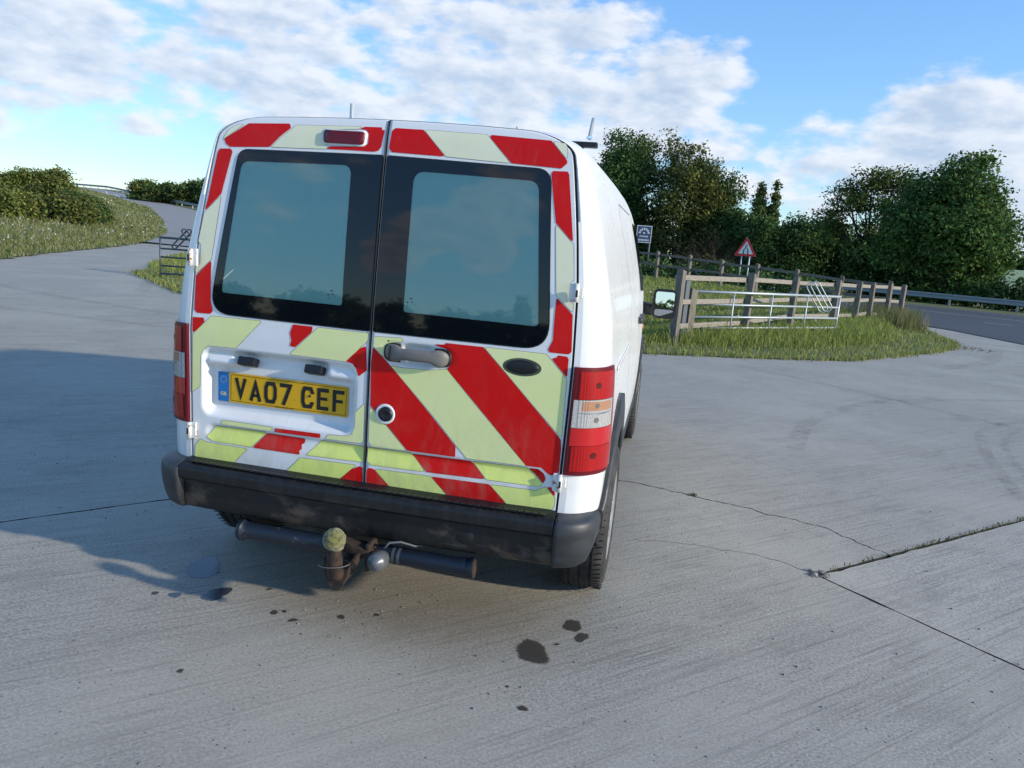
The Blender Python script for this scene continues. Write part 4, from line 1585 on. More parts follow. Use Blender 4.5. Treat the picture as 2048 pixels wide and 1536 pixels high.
# navy notice board beside the van
t = empty('notice_board', (-.30, 29.6, gz(-.3, 29.6)), 'small navy notice board with white lettering on dark posts by the van', 'sign')
sc_ = Vector((-.28, 29.6, 2.32))
fx = Vector((1, 0, 0))
fn = Vector((0, -1, 0))
plate_piece('back_plate', [(-.32, -.36), (.32, -.36), (.32, .36), (-.32, .36)], [], 0, MAT['sign_back'], t, .012)
plate_piece('white_edge', [(-.31, -.35), (.31, -.35), (.31, .35), (-.31, .35)], [[(-.285, -.325), (-.285, .325), (.285, .325), (.285, -.325)]], .010, MAT['sign_white'], t, .002)
plate_piece('face', [(-.285, -.325), (.285, -.325), (.285, .325), (-.285, .325)], [], .010, MAT['sign_navy'], t, .002)
for k in range(7):
    a = R(170 - k * 26.6)
    c_, s__ = math.cos(a), math.sin(a)
    plate_piece('white_lettering', [(c_ * .19 + dx * s__ * .028 - dy * c_ * 0 + (c_ * dy), .03 + s__ * .19 - dx * c_ * .028 + s__ * dy) for dx, dy in ((-1, -.045), (1, -.045), (1, .045), (-1, .045))], [], .014, MAT['sign_white'], t, .002)
plate_piece('white_lettering', ellipse(0, .05, .05, .035, 12), [], .014, MAT['sign_white'], t, .002)
for zz, hw_ in ((-.09, .18), (-.24, .23)):
    for k in range(8):
        a0 = -hw_ + k * hw_ / 4 + .008
        plate_piece('white_lettering', [(a0, zz - .035), (a0 + hw_ / 4 - .02, zz - .035), (a0 + hw_ / 4 - .02, zz + .035), (a0, zz + .035)], [], .014, MAT['sign_white'], t, .002)
for a in (-.27, .27):
    bm = bmesh.new()
    add_tube(bm, [(-.28 + a, 29.63, gz(-.28, 29.6) - .2), (-.28 + a, 29.63, 2.6)], .03, 8)
    obj('post', bm_me('post', bm, True), MAT['dark_steel'], t)

# guard rails: W-beam on posts


def guard_rail(label, pts, ztop, mat_, post_step):
    t = empty('guard_rail', (*pts[0], float(hgt(*pts[0]))), label, 'guard rail', 'steel guard rails')
    prof = [(0, 0), (-.035, -.03), (-.035, -.09), (.0, -.13), (.0, -.17), (-.035, -.21), (-.035, -.27), (0, -.30)]
    V_, F_ = [], []
    n = len(prof)
    for i, p in enumerate(pts):
        a, b = Vector(pts[max(i - 1, 0)]), Vector(pts[min(i + 1, len(pts) - 1)])
        d = (b - a).normalized()
        nn = Vector((d.y, -d.x))
        if nn.dot(Vector((0.977, -2.348)) - Vector(p)) < 0:
            nn = -nn
        z = float(hgt(*p)) + ztop
        for (o_, dz) in prof:
            V_.append((p[0] - nn.x * o_, p[1] - nn.y * o_, z + dz))
        if i:
            for k in range(n - 1):
                F_.append(((i - 1) * n + k, (i - 1) * n + k + 1, i * n + k + 1, i * n + k))
    o = obj('beam', me_from('beam', V_, F_), MAT[mat_], t)
    md = o.modifiers.new('thickness', 'SOLIDIFY')
    md.thickness = .004
    acc = 0.0
    for a, b in zip(pts, pts[1:]):
        L_ = math.hypot(b[0] - a[0], b[1] - a[1])
        while acc < L_:
            q = Vector(a).lerp(Vector(b), acc / L_)
            h0 = float(hgt(*q))
            dd = (Vector(b) - Vector(a)).normalized()
            nn = Vector((dd.y, -dd.x))
            if nn.dot(Vector((0.977, -2.348)) - q) < 0:
                nn = -nn
            bm = bmesh.new()
            add_box(bm, (q.x - nn.x * .09, q.y - nn.y * .09, h0 + ztop / 2 - .1), (.10, .10, ztop + .15), Matrix.Rotation(math.atan2(dd.y, dd.x), 3, 'Z'))
            obj('post', bm_me('post', bm), MAT[mat_], t)
            acc += post_step
        acc -= L_
    return t


guard_rail('grey steel guard rail along the far side of the main road', [tuple(rd * s + rn * 45.6) for s in np.arange(-22, 34, 2.0)], .70, 'rail_steel', 3.2)
lr = [az_pt(px_az(px), D) for px, D in ((120, 172), (205, 148), (250, 132), (300, 118), (345, 107), (390, 99), (430, 92), (480, 84))]
guard_rail('grey guard rail on the skyline beside the uphill lane', lr, .65, 'rail_steel', 4.0)

# ================================================================== VAN
van = empty('panel_van', (0, 2.0, 0), 'white panel van seen from behind with red and yellow chevron rear doors', 'van')
YR, YF, WR = 0.637, 3.30, 0.310            # axles and tyre radius


_ZG = np.linspace(.1, 2.0, 381)
_KN = np.exp(-.5 * (np.arange(-24, 25) * .005 / .035) ** 2)
_KN /= _KN.sum()


def _soft(xs, ys):
    w = np.interp(_ZG, xs, ys)
    return np.convolve(np.pad(w, 24, mode='edge'), _KN, 'valid')


_WT = _soft([.25, .40, .55, .70, .85, 1.0, 1.17, 1.30, 1.465, 1.60, 1.70, 1.76, 1.82],
                     [.800, .822, .832, .834, .830, .822, .806, .780, .738, .700, .668, .645, .62])


def W_(z):
    return np.interp(z, _ZG, _WT)



_XT = _soft([.4, .52, 1.02, 1.27, 1.45, 1.60, 1.70, 1.735, 1.76, 1.80], [.690, .694, .702, .692, .672, .650, .634, .624, .606, .58])


def xd(z):
    return np.interp(z, _ZG, _XT)


RC = 0.16                                   # rear corner rounding


def plan(y):
    """fraction of the full half-width at station y (nose taper)"""
    return float(np.interp(y, [0, 2.9, 3.4, 3.8, 4.0, 4.10, 4.16, 4.19], [1, 1, .985, .955, .91, .84, .74, .60]))


def hw(y, z):
    w = float(W_(z)) * plan(y)
    if y < RC:
        f = math.sqrt(max(0, 1 - (1 - max(y, 0) / RC) ** 2))
        w = float(xd(z)) + .005 + (w - float(xd(z)) - .005) * f
    return w


def zr(y):
    return float(np.interp(y, [0, .05, .16, .5, 1.0, 1.6, 2.3, 2.6, 2.8, 3.0, 3.2, 3.42, 3.6, 3.85, 4.02, 4.10, 4.16, 4.19],
                           [1.776, 1.784, 1.792, 1.802, 1.808, 1.812, 1.800, 1.775, 1.715, 1.545, 1.34, 1.125, 1.065, .99, .92, .86, .78, .70]))


def zt(y, u):
    s = min(1, max(0, (u - .78) / .22))
    k = .066 if y < 2.7 else .05
    return zr(y) - .018 * u * u - k * (1 - math.sqrt(1 - s * s))


def rake(z):
    q = max(0.0, z - 1.0)
    return .054 * q + .053 * q * q + .006 + .010 * max(0, (z - 1.70) / .08) ** 2


def ry(y, z):
    return y + rake(z) * max(0.0, 1 - y / .6)


def top_pt(y, u, off=0.0):
    z = zt(y, u)
    return Vector((u * hw(y, z), ry(y, z), z + off))


def side_pt(y, z, sgn_=1, off=0.0):
    e = .004
    x = hw(y, z)
    n = Vector((1, -(hw(y + e, z) - hw(max(y - e, 0), z)) / (y + e - max(y - e, 0)), -(hw(y, z + e) - hw(y, z - e)) / (2 * e))).normalized()
    p = Vector((x, ry(y, z), z)) + n * off
    return Vector((sgn_ * p.x, p.y, p.z))


# ---- body shell: lofted sections, wheel arches cut out
ys = [RC * (1 - math.cos(t * math.pi / 2)) for t in np.linspace(0, 1, 10)] + list(np.arange(.22, 2.6, .09)) + list(np.arange(2.6, 4.0, .055)) + [4.03, 4.07, 4.10, 4.13, 4.16, 4.175, 4.19]
NS, NT = 30, 20
V, F = [], []
for y in ys:
    zb = float(np.interp(y, [0, .16, .9, 1.1, 3.9, 4.19], [.46, .36, .30, .28, .26, .30]))
    ring = []
    z1 = zt(y, 1.0)
    for k in range(NS):
        z = zb + (z1 - zb) * k / NS
        ring.append((hw(y, z), ry(y, z), z))
    for k in range(NT):
        u = 1 - (k / NT) ** 1.9
        p = top_pt(y, u)
        ring.append((p.x, p.y, p.z))
    ring.append((0, ry(y, zr(y)), zr(y)))
    mir = [(-a, b, c) for a, b, c in ring[:-1]][::-1]
    V += ring + mir
n = (NS + NT) * 2 + 1
ys = [-1] + ys                                # recessed door aperture behind the doors
V = [(a * .985, b + .085, min(c, 1.765)) for a, b, c in V[:n]] + V
for i in range(len(ys) - 1):
    for k in range(n):
        F.append((i * n + k, i * n + (k + 1) % n, (i + 1) * n + (k + 1) % n, (i + 1) * n + k))
F.append(tuple(range(n))[::-1])
F.append(tuple((len(ys) - 1) * n + k for k in range(n)))
body_me = me_from('body', V, F)
bmb = bmesh.new()
bmb.from_mesh(body_me)
bmesh.ops.recalc_face_normals(bmb, faces=bmb.faces)
bmb.to_mesh(body_me)
bmb.free()
body_me.materials.append(MAT['white'])
body_me.materials.append(MAT['gap_black'])
tmp = bpy.data.objects.new('body_tmp', body_me)
COL.objects.link(tmp)
cut = bmesh.new()
for yy in (YR, YF):
    for s in (-1, 1):
        bmesh.ops.create_cone(cut, cap_ends=True, segments=56, radius1=.372, radius2=.372, depth=.56, matrix=Matrix.Translation((s * .83, yy, .315)) @ Matrix.Rotation(math.pi / 2, 4, 'Y'))
cut_me = bm_me('cut', cut)
cut_o = bpy.data.objects.new('cut', cut_me)
COL.objects.link(cut_o)
md = tmp.modifiers.new('b', 'BOOLEAN')
md.operation = 'DIFFERENCE'
md.solver = 'EXACT'
md.object = cut_o
dg = bpy.context.evaluated_depsgraph_get()
res = bpy.data.meshes.new_from_object(tmp.evaluated_get(dg))
bpy.data.objects.remove(tmp)
bpy.data.objects.remove(cut_o)
for p in res.polygons:
    c = p.center
    dark = False
    for yy in (YR, YF):
        if math.hypot(c.y - yy, c.z - .315) < .3725 and abs(p.normal.x) < .5 and abs(c.x) < .86:
            dark = True
        if math.hypot(c.y - yy, c.z - .315) < .36 and abs(c.x) < .6 and abs(p.normal.x) > .9:
            dark = True
    if abs(c.x) < .79 and c.z < .47 and p.normal.z < -.6:
        dark = True
    p.material_index = 1 if dark else 0
    p.use_smooth = abs(p.normal.y) < .97
body = obj('body', res, None, van)
md = body.modifiers.new('n', 'WEIGHTED_NORMAL')
md.keep_sharp = True


# ---- rear doors


def door_base(x, z):
    q = max(0.0, z - 1.0)
    return .054 * q + .053 * q * q + .006 * (x / .7) ** 2 + .010 * max(0, (z - 1.70) / .08) ** 2 * (1 if z > 1.70 else 0)


def rr_sd(x, z, cx, cz, hx, hz, r):
    qx, qz = abs(x - cx) - hx + r, abs(z - cz) - hz + r
    return math.hypot(max(qx, 0), max(qz, 0)) + min(max(qx, qz), 0) - r


def s01(a, b, x):
    t = min(1, max(0, (x - a) / (b - a)))
    return t * t * (3 - 2 * t)


def door_y(x, z):
    """depth of the pressed rear door skin (positive = forward, into the van)"""
    y = door_base(x, z)
    if x < -.03:                                     # number plate recess with shoulders for the lamps
        d = rr_sd(x, z, -.3525, .8195, .305, .132, .045)
        dep = .036 * s01(.0, -.030, d)
        dep += .010 * s01(.895, .925, z) * s01(-.004, -.02, d)
        for cx in (-.585, -.110):
            e = rr_sd(x, z, cx, .918, .062, .040, .022)
            dep -= .030 * s01(.010, -.016, e) * s01(0, -.03, d)
        y += dep
    # swage scallop low on both doors
    if .585 < z < .675:
        d = rr_sd(x, z, 0, .628, .640, .034, .034)
        f = s01(.004, -.018, d)
        y += f * .0085 * s01(.590, .655, z)
    # finger recesses above and below the handle
    if .03 < x < .31 and .93 < z < 1.07:
        d1 = rr_sd(x, z, .170, 1.000, .062, .042, .030)
        y += .020 * s01(.0, -.020, d1)
        d0 = rr_sd(x, z, .170, 1.003, .128, .036, .034)
        y += .003 * s01(.004, -.004, d0)
    return y


def dpt(x, z, off=0.0):
    e = .003
    yx = (door_y(x + e, z) - door_y(x - e, z)) / (2 * e)
    yz = (door_y(x, z + e) - door_y(x, z - e)) / (2 * e)
    n_ = Vector((yx, -1, yz)).normalized()
    return Vector((x, door_y(x, z), z)) + n_ * off


def dpt_flat(x, z, off=0.0):
    """on the unpressed skin (glass, plates)"""
    return Vector((x, door_base(x, z) - off, z))


ZB, DZ = .508, None


def dtop(u):
    s = min(1, max(0, (u - .78) / .22))
    return 1.776 - .018 * u * u - .066 * (1 - math.sqrt(1 - s * s))


doors = {}
for key, x_in, sg in (('L', .0045, -1), ('R', .0025, 1)):
    NU, NV = 80, 200
    V, F = [], []
    for j in range(NV + 1):
        for i in range(NU + 1):
            u = 1 - (1 - i / NU) ** 1.35
            z = ZB + (dtop(u) - ZB) * j / NV
            x = x_in + u * (float(xd(z)) - .0035 - x_in)
            x *= sg
            V.append((x, door_y(x, z), z))
    for j in range(NV):
        for i in range(NU):
            a = j * (NU + 1) + i
            q = (a, a + 1, a + NU + 2, a + NU + 1)
            F.append(q if sg > 0 else q[::-1])
    # returned edges
    nb = len(V)
    rim = [i for i in range(NU + 1)] + [(j + 1) * (NU + 1) + NU for j in range(NV)] + [NV * (NU + 1) + NU - 1 - i for i in range(NU)] + [(NV - 1 - j) * (NU + 1) for j in range(NV - 1)]
    for r_ in rim:
        a = V[r_]
        V.append((a[0], max(a[1], door_base(a[0], a[2])) + .020, a[2]))
    for k in range(len(rim)):
        a, b = rim[k], rim[(k + 1) % len(rim)]
        q = (a, b, nb + (k + 1) % len(rim), nb + k)
        F.append(q[::-1] if sg > 0 else q)
    me = me_from('rear_door', V, F)
    sm = [i < NU * NV for i in range(len(me.polygons))]
    me.polygons.foreach_set('use_smooth', sm)
    doors[key] = obj('rear_door', me, MAT['white'], van)
doors['L']['label'] = 'left rear door with the number plate and torn chevrons'
doors['R']['label'] = 'right rear door with the handle and bold red chevrons'
# dark void behind the door gaps (rubber seal sheet)
V, F = [], []
for j in range(41):
    z = .505 + (1.772 - .505) * j / 40
    V += [(-float(xd(z)) - .006, .035 + door_base(.6, z), min(z, 1.705)), (float(xd(z)) + .006, .035 + door_base(.6, z), min(z, 1.705))] if z > 1.72 else [(-float(xd(z)) - .006, .020 + door_base(.6, z), z), (float(xd(z)) + .006, .020 + door_base(.6, z), z)]
body_seal = []
# frame strip seen as the black line round the doors
seal_out, seal_in = [], []
for s in (1, -1):
    zs = np.linspace(.50, 1.700, 40)
    V, F = [], []
    for j, z in enumerate(zs):
        for o_ in (-.010, .0115):
            V.append((s * (float(xd(z)) + o_), door_base(.69, z) + .010, z))
        if j:
            F.append((2 * j - 2, 2 * j - 1, 2 * j + 1, 2 * j))
    obj('door_seal', me_from('door_seal', V, F), MAT['gap_black'], van)
V, F = [], []
us = np.sign(np.linspace(-1, 1, 81)) * (1 - (1 - np.abs(np.linspace(-1, 1, 81))) ** 1.9)
for j, u in enumerate(us):
    z = dtop(abs(u))
    x = u * (float(xd(z)) + .002)
    V += [(x, door_base(x, z) + .012, z - .012), (x, door_base(x, z) + .012, z + .0035)]
    if j:
        F.append((2 * j - 2, 2 * j, 2 * j + 1, 2 * j - 1))
obj('door_seal', me_from('door_seal', V, F), MAT['gap_black'], van)
V = []
F = []
for j, z in enumerate(np.linspace(.50, 1.772, 30)):
    V += [(-.02, door_base(0, z) + .012, z), (.02, door_base(0, z) + .012, z)]
    if j:
        F.append((2 * j - 2, 2 * j - 1, 2 * j + 1, 2 * j))
obj('door_seal', me_from('door_seal', V, F), MAT['gap_black'], van)

STICKERS = [
('L','y',[(-0.615,1.681),(-0.598,1.712),(-0.574,1.73),(-0.53,1.741),(-0.609,1.685)]),
('L','r',[(-0.609,1.683),(-0.519,1.741),(-0.363,1.747),(-0.356,1.732),(-0.394,1.702),(-0.431,1.664),(-0.584,1.657),(-0.601,1.667)]),
('L','y',[(-0.426,1.664),(-0.391,1.699),(-0.35,1.73),(-0.341,1.743),(-0.095,1.749),(-0.107,1.74),(-0.214,1.735),(-0.231,1.724),(-0.231,1.693),(-0.219,1.68),(-0.208,1.678),(-0.22,1.668)]),
('L','r',[(-0.218,1.668),(-0.203,1.678),(-0.083,1.683),(-0.067,1.693),(-0.068,1.727),(-0.08,1.739),(-0.105,1.74),(-0.086,1.749),(-0.025,1.75),(-0.022,1.741),(-0.012,1.741),(-0.019,1.684),(-0.028,1.672),(-0.045,1.668),(-0.128,1.669)]),
('L','r',[(-0.623,1.649),(-0.581,1.651),(-0.573,1.641),(-0.605,1.493),(-0.668,1.427),(-0.657,1.472),(-0.631,1.637)]),
('L','y',[(-0.668,1.423),(-0.605,1.488),(-0.629,1.261),(-0.689,1.204),(-0.691,1.227),(-0.673,1.243),(-0.674,1.31),(-0.685,1.321)]),
('L','r',[(-0.688,1.199),(-0.629,1.258),(-0.624,1.115),(-0.613,1.077),(-0.624,1.067),(-0.677,1.066),(-0.689,1.076)]),
('L','r',[(-0.695,1.049),(-0.65,1.051),(-0.645,1.037),(-0.673,1.006),(-0.693,0.992)]),
('L','y',[(-0.691,0.988),(-0.618,1.06),(-0.417,1.061),(-0.516,0.954),(-0.627,0.951),(-0.651,0.934),(-0.66,0.91),(-0.662,0.797),(-0.694,0.771)]),
('L','r',[(-0.295,1.062),(-0.219,1.062),(-0.222,1.042),(-0.282,0.983),(-0.304,0.985),(-0.298,1.006),(-0.305,1.031)]),
('L','y',[(-0.199,1.061),(-0.011,1.06),(-0.012,1.034),(-0.088,0.953),(-0.304,0.955)]),
('L','r',[(-0.015,1.015),(-0.009,0.931),(-0.04,0.905),(-0.049,0.932),(-0.063,0.948),(-0.09,0.954),(-0.072,0.972),(-0.037,1.006)]),
('L','y',[(-0.012,0.813),(-0.01,0.676),(-0.021,0.667),(-0.156,0.665),(-0.145,0.681),(-0.077,0.685),(-0.055,0.696),(-0.045,0.726),(-0.045,0.776)]),
('L','y',[(-0.567,0.68),(-0.362,0.68),(-0.373,0.664),(-0.575,0.664)]),
('L','r',[(-0.356,0.678),(-0.175,0.681),(-0.176,0.665),(-0.356,0.663)]),
('L','y',[(-0.596,0.654),(-0.388,0.657),(-0.448,0.593),(-0.608,0.594),(-0.635,0.607)]),
('L','r',[(-0.386,0.655),(-0.237,0.654),(-0.238,0.637),(-0.25,0.629),(-0.247,0.614),(-0.257,0.605),(-0.253,0.592),(-0.443,0.592)]),
('L','y',[(-0.169,0.657),(-0.011,0.656),(-0.008,0.605),(-0.016,0.598),(-0.229,0.594)]),
('L','y',[(-0.659,0.596),(-0.638,0.587),(-0.465,0.584),(-0.521,0.522),(-0.674,0.518),(-0.684,0.527),(-0.68,0.57)]),
('L','y',[(-0.251,0.581),(-0.042,0.584),(-0.035,0.583),(-0.099,0.521),(-0.307,0.521)]),
('L','r',[(-0.02,0.583),(-0.009,0.577),(-0.007,0.528),(-0.017,0.518),(-0.097,0.52),(-0.05,0.567)]),
('R','y',[(0.011,1.051),(0.11,1.056),(0.118,1.045),(0.065,1.034),(0.052,1.017),(0.054,0.979),(0.01,1.019)]),
('R','r',[(0.009,1.016),(0.075,0.958),(0.177,0.857),(0.248,0.785),(0.327,0.703),(0.328,0.665),(0.154,0.664),(0.071,0.748),(0.095,0.77),(0.1,0.794),(0.091,0.814),(0.071,0.822),(0.05,0.816),(0.035,0.802),(0.03,0.789),(0.009,0.807),(0.005,0.958)]),
('R','y',[(0.076,0.958),(0.119,0.954),(0.227,0.958),(0.278,0.967),(0.354,0.889),(0.578,0.667),(0.369,0.666),(0.33,0.705),(0.249,0.79),(0.178,0.86)]),
('R','y',[(0.008,0.803),(0.029,0.785),(0.035,0.768),(0.051,0.752),(0.07,0.745),(0.151,0.663),(0.023,0.66),(0.009,0.676)]),
('R','r',[(0.223,1.047),(0.265,1.05),(0.267,1.056),(0.398,1.056),(0.47,0.988),(0.687,0.774),(0.691,0.743),(0.691,0.663),(0.666,0.646),(0.653,0.651),(0.63,0.669),(0.579,0.668),(0.28,0.967),(0.29,0.99),(0.286,1.019),(0.272,1.035),(0.247,1.041)]),
('R','Y',[(0.401,1.056),(0.612,1.055),(0.687,0.98),(0.688,0.779),(0.579,0.884),(0.499,0.962),(0.465,0.996)]),
('R','r',[(0.63,1.043),(0.648,1.047),(0.65,1.055),(0.681,1.054),(0.687,1.046),(0.688,0.984)]),
('R','y',[(0.004,0.655),(0.165,0.657),(0.224,0.596),(0.021,0.593),(0.007,0.605)]),
('R','r',[(0.167,0.655),(0.383,0.659),(0.44,0.6),(0.229,0.596)]),
('R','y',[(0.386,0.658),(0.582,0.662),(0.64,0.612),(0.63,0.603),(0.616,0.601),(0.444,0.6)]),
('R','r',[(0.585,0.663),(0.62,0.663),(0.641,0.65),(0.648,0.631),(0.642,0.614)]),
('R','r',[(0.013,0.581),(0.032,0.58),(0.095,0.522),(0.019,0.52),(0.006,0.53),(0.006,0.57)]),
('R','y',[(0.036,0.58),(0.243,0.583),(0.307,0.523),(0.098,0.521)]),
('R','r',[(0.245,0.583),(0.454,0.585),(0.518,0.525),(0.31,0.523)]),
('R','y',[(0.458,0.584),(0.617,0.586),(0.65,0.604),(0.685,0.57),(0.685,0.54),(0.677,0.527),(0.521,0.525)]),
('R','r',[(0.654,0.605),(0.67,0.605),(0.678,0.595),(0.683,0.591),(0.685,0.572)]),
('R','r',[(0.572,1.641),(0.62,1.642),(0.626,1.633),(0.662,1.419),(0.599,1.479),(0.568,1.63)]),
('R','y',[(0.6,1.474),(0.664,1.413),(0.677,1.304),(0.668,1.29),(0.671,1.233),(0.683,1.226),(0.685,1.196),(0.625,1.248)]),
('R','r',[(0.626,1.242),(0.685,1.191),(0.694,1.071),(0.686,1.062),(0.623,1.062),(0.616,1.07),(0.629,1.102),(0.627,1.168)]),
('R','r',[(0.025,1.75),(0.123,1.749),(0.208,1.666),(0.021,1.67),(0.009,1.683),(0.014,1.741)]),
('R','y',[(0.126,1.749),(0.342,1.744),(0.43,1.657),(0.211,1.666)]),
('R','r',[(0.356,1.744),(0.556,1.736),(0.615,1.675),(0.615,1.667),(0.598,1.65),(0.434,1.657),(0.354,1.735)]),
('R','y',[(0.56,1.735),(0.603,1.729),(0.611,1.718),(0.615,1.678)]),
]
SMAT = {'r': 'red_sheeting', 'y': 'yellow_sheeting', 'Y': 'yellow_sheeting'}
SNAME = {'r': 'red_chevron', 'y': 'yellow_chevron', 'Y': 'yellow_chevron'}
for k, (dk, colr, pts) in enumerate(STICKERS):
    mz = sum(p[1] for p in pts) / len(pts)
    mt = SMAT[colr]
    if colr != 'r' and mz > 1.15:
        mt = 'sky_sheen_yellow_sheeting'
    elif colr != 'r' and mz < .67:
        mt = 'lime_sheeting'
    holes = []
    if colr == 'Y':
        holes = [ellipse(.535, 1.003, .066, .030)[::-1]]
    c = Vector((sum(p[0] for p in pts) / len(pts), mz))
    rp_ = round_poly(pts, .004 if len(pts) < 9 else .0025, 2)
    patch(SNAME[colr], rp_, holes, lambda a, b: dpt(a, b, .0014), .0065 if mz < .70 else .014, MAT[mt], doors[dk])
    if colr != 'r':                                  # dirt line left round the edge of the yellow film
        big_ = []
        m_ = len(rp_)
        ar = sum(rp_[i][0] * rp_[(i + 1) % m_][1] - rp_[(i + 1) % m_][0] * rp_[i][1] for i in range(m_))
        for i in range(m_):
            a, b, c_ = Vector(rp_[i - 1]), Vector(rp_[i]), Vector(rp_[(i + 1) % m_])
            d_ = (c_ - a)
            if d_.length < 1e-6:
                continue
            nn = Vector((d_.y, -d_.x)).normalized() * (1 if ar > 0 else -1)
            big_.append(tuple(b + nn * .0011))
        patch('film_edge', big_, [], lambda a, b: dpt(a, b, .0008), .0065 if mz < .70 else .014, MAT['sheeting_edge'], doors[dk])

# windows: black-bordered glass over a blanking panel
GL = {'L': ([(-.010, 1.656), (-.545, 1.649), (-.625, 1.073), (-.008, 1.070)], [.006, .040, .075, .006], [(-.118, 1.619), (-.532, 1.611), (-.581, 1.148), (-.114, 1.145)], [.035, .035, .012, .012]),
      'R': ([(.008, 1.656), (.564, 1.643), (.617, 1.071), (.006, 1.070)], [.006, .050, .080, .006], [(.106, 1.613), (.531, 1.606), (.577, 1.142), (.110, 1.145)], [.04, .04, .015, .012])}
for key, (o_, ro, i_, ri) in GL.items():
    ou = round_poly(o_, ro, 8)
    inn = round_poly(i_, ri, 8)
    dd_ = doors[key]
    patch('window_border', ou, [inn[::-1]], lambda a, b: dpt_flat(a, b, .0042), .03, MAT['frit'], dd_)
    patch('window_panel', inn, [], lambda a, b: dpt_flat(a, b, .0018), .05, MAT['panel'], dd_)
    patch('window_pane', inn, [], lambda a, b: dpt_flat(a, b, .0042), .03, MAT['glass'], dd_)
    cx = sum(p[0] for p in ou) / len(ou)
    cz = sum(p[1] for p in ou) / len(ou)
    grow_o = []
    m_ = len(ou)
    ar = sum(ou[i][0] * ou[(i + 1) % m_][1] - ou[(i + 1) % m_][0] * ou[i][1] for i in range(m_))
    for i in range(m_):
        d_ = Vector(ou[(i + 1) % m_]) - Vector(ou[i - 1])
        nn = Vector((d_.y, -d_.x)).normalized() * (1 if ar > 0 else -1)
        q = Vector(ou[i]) + nn * .004
        grow_o.append((q.x if abs(q.x) > .004 else .004 * (1 if cx > 0 else -1), q.y))
    patch('window_seal', grow_o, [], lambda a, b: dpt_flat(a, b, .0012), .03, MAT['rubber_seal'], dd_)
    # maker's etching, scratch
    s = -1 if key == 'L' else 1
    ex = -.155 if key == 'L' else .135
    for (a, b, w_, h_) in [(0, .018, .010, .003), (-.012, .004, .006, .004), (.004, .006, .006, .003), (-.010, -.008, .003, .003), (.014, .0, .003, .002)]:
        patch('etched_mark', [(ex + a - w_ / 2, 1.175 + b - h_ / 2), (ex + a + w_ / 2, 1.175 + b - h_ / 2), (ex + a + w_ / 2, 1.175 + b + h_ / 2), (ex + a - w_ / 2, 1.175 + b + h_ / 2)], [], lambda p, q: dpt_flat(p, q, .0047), 1, MAT['gap_black'], dd_)
patch('scratch', [(-.575, 1.198), (-.572, 1.196), (-.535, 1.232), (-.537, 1.234)], [], lambda p, q: dpt_flat(p, q, .0047), 1, MAT['sign_white'], doors['L'])

# centre overlap strip on the left door edge
V, F = [], []
for j, z in enumerate(np.linspace(.512, 1.774, 60)):
    for o_, yo in ((-.0060, .004), (-.0052, -.0025), (-.0036, -.0032), (-.0022, -.001), (-.0022, .012)):
        V.append((o_, door_base(0, z) + yo, z))
    if j:
        for k in range(4):
            a = (j - 1) * 5 + k
            F.append((a, a + 1, a + 6, a + 5))
obj('edge_strip', me_from('edge_strip', V, F, True), MAT['rubber_seal'], doors['L'])

# number plate, lamps
D_L = doors['L']
PX0, PX1, PZ0, PZ1 = -.604, -.089, .745, .856
PLY = .036 - .006


def plp(x, z, off=0.0):
    return Vector((x, .0315 - off + .02 * (z - .8) * 0, z))


patch('number_plate', round_poly([(PX0, PZ0), (PX1, PZ0), (PX1, PZ1), (PX0, PZ1)], .007), [], lambda a, b: plp(a, b), 1, MAT['plate_yellow'], D_L, False, .003)
patch('plate_band', round_poly([(PX0, PZ0), (PX0 + .045, PZ0), (PX0 + .045, PZ1), (PX0, PZ1)], [.007, 0, 0, .007]), [], lambda a, b: plp(a, b, .0022), 1, MAT['plate_blue'], D_L, False)
bx0, bx1, bz0, bz1 = PX0 + .052, PX1 - .006, PZ0 + .006, PZ1 - .006
patch('plate_border', round_poly([(bx0, bz0), (bx1, bz0), (bx1, bz1), (bx0, bz1)], .006), [round_poly([(bx0 + .0015, bz0 + .0015), (bx1 - .0015, bz0 + .0015), (bx1 - .0015, bz1 - .0015), (bx0 + .0015, bz1 - .0015)], .005)[::-1]], lambda a, b: plp(a, b, .0022), 1, MAT['plate_black'], D_L, False)


def stroke(pl, w, closed=False):
    """mitred ribbon outline quads along a polyline"""
    P = [Vector(p) for p in pl]
    m_ = len(P)
    Lf, Rt = [], []
    for i in range(m_):
        if closed:
            a, b = P[i - 1], P[(i + 1) % m_]
        else:
            a, b = P[max(i - 1, 0)], P[min(i + 1, m_ - 1)]
        d1 = (P[i] - a)
        d2 = (b - P[i])
        d1 = d1.normalized() if d1.length > 1e-9 else d2.normalized()
        d2 = d2.normalized() if d2.length > 1e-9 else d1
        n1, n2 = Vector((-d1.y, d1.x)), Vector((-d2.y, d2.x))
        nn = (n1 + n2).normalized()
        k = w / 2 / max(.35, nn.dot(n1))
        Lf.append(P[i] + nn * k)
        Rt.append(P[i] - nn * k)
    Q = []
    for i in range(m_ if closed else m_ - 1):
        j = (i + 1) % m_
        Q.append((Lf[i], Rt[i], Rt[j], Lf[j]))
    return Q


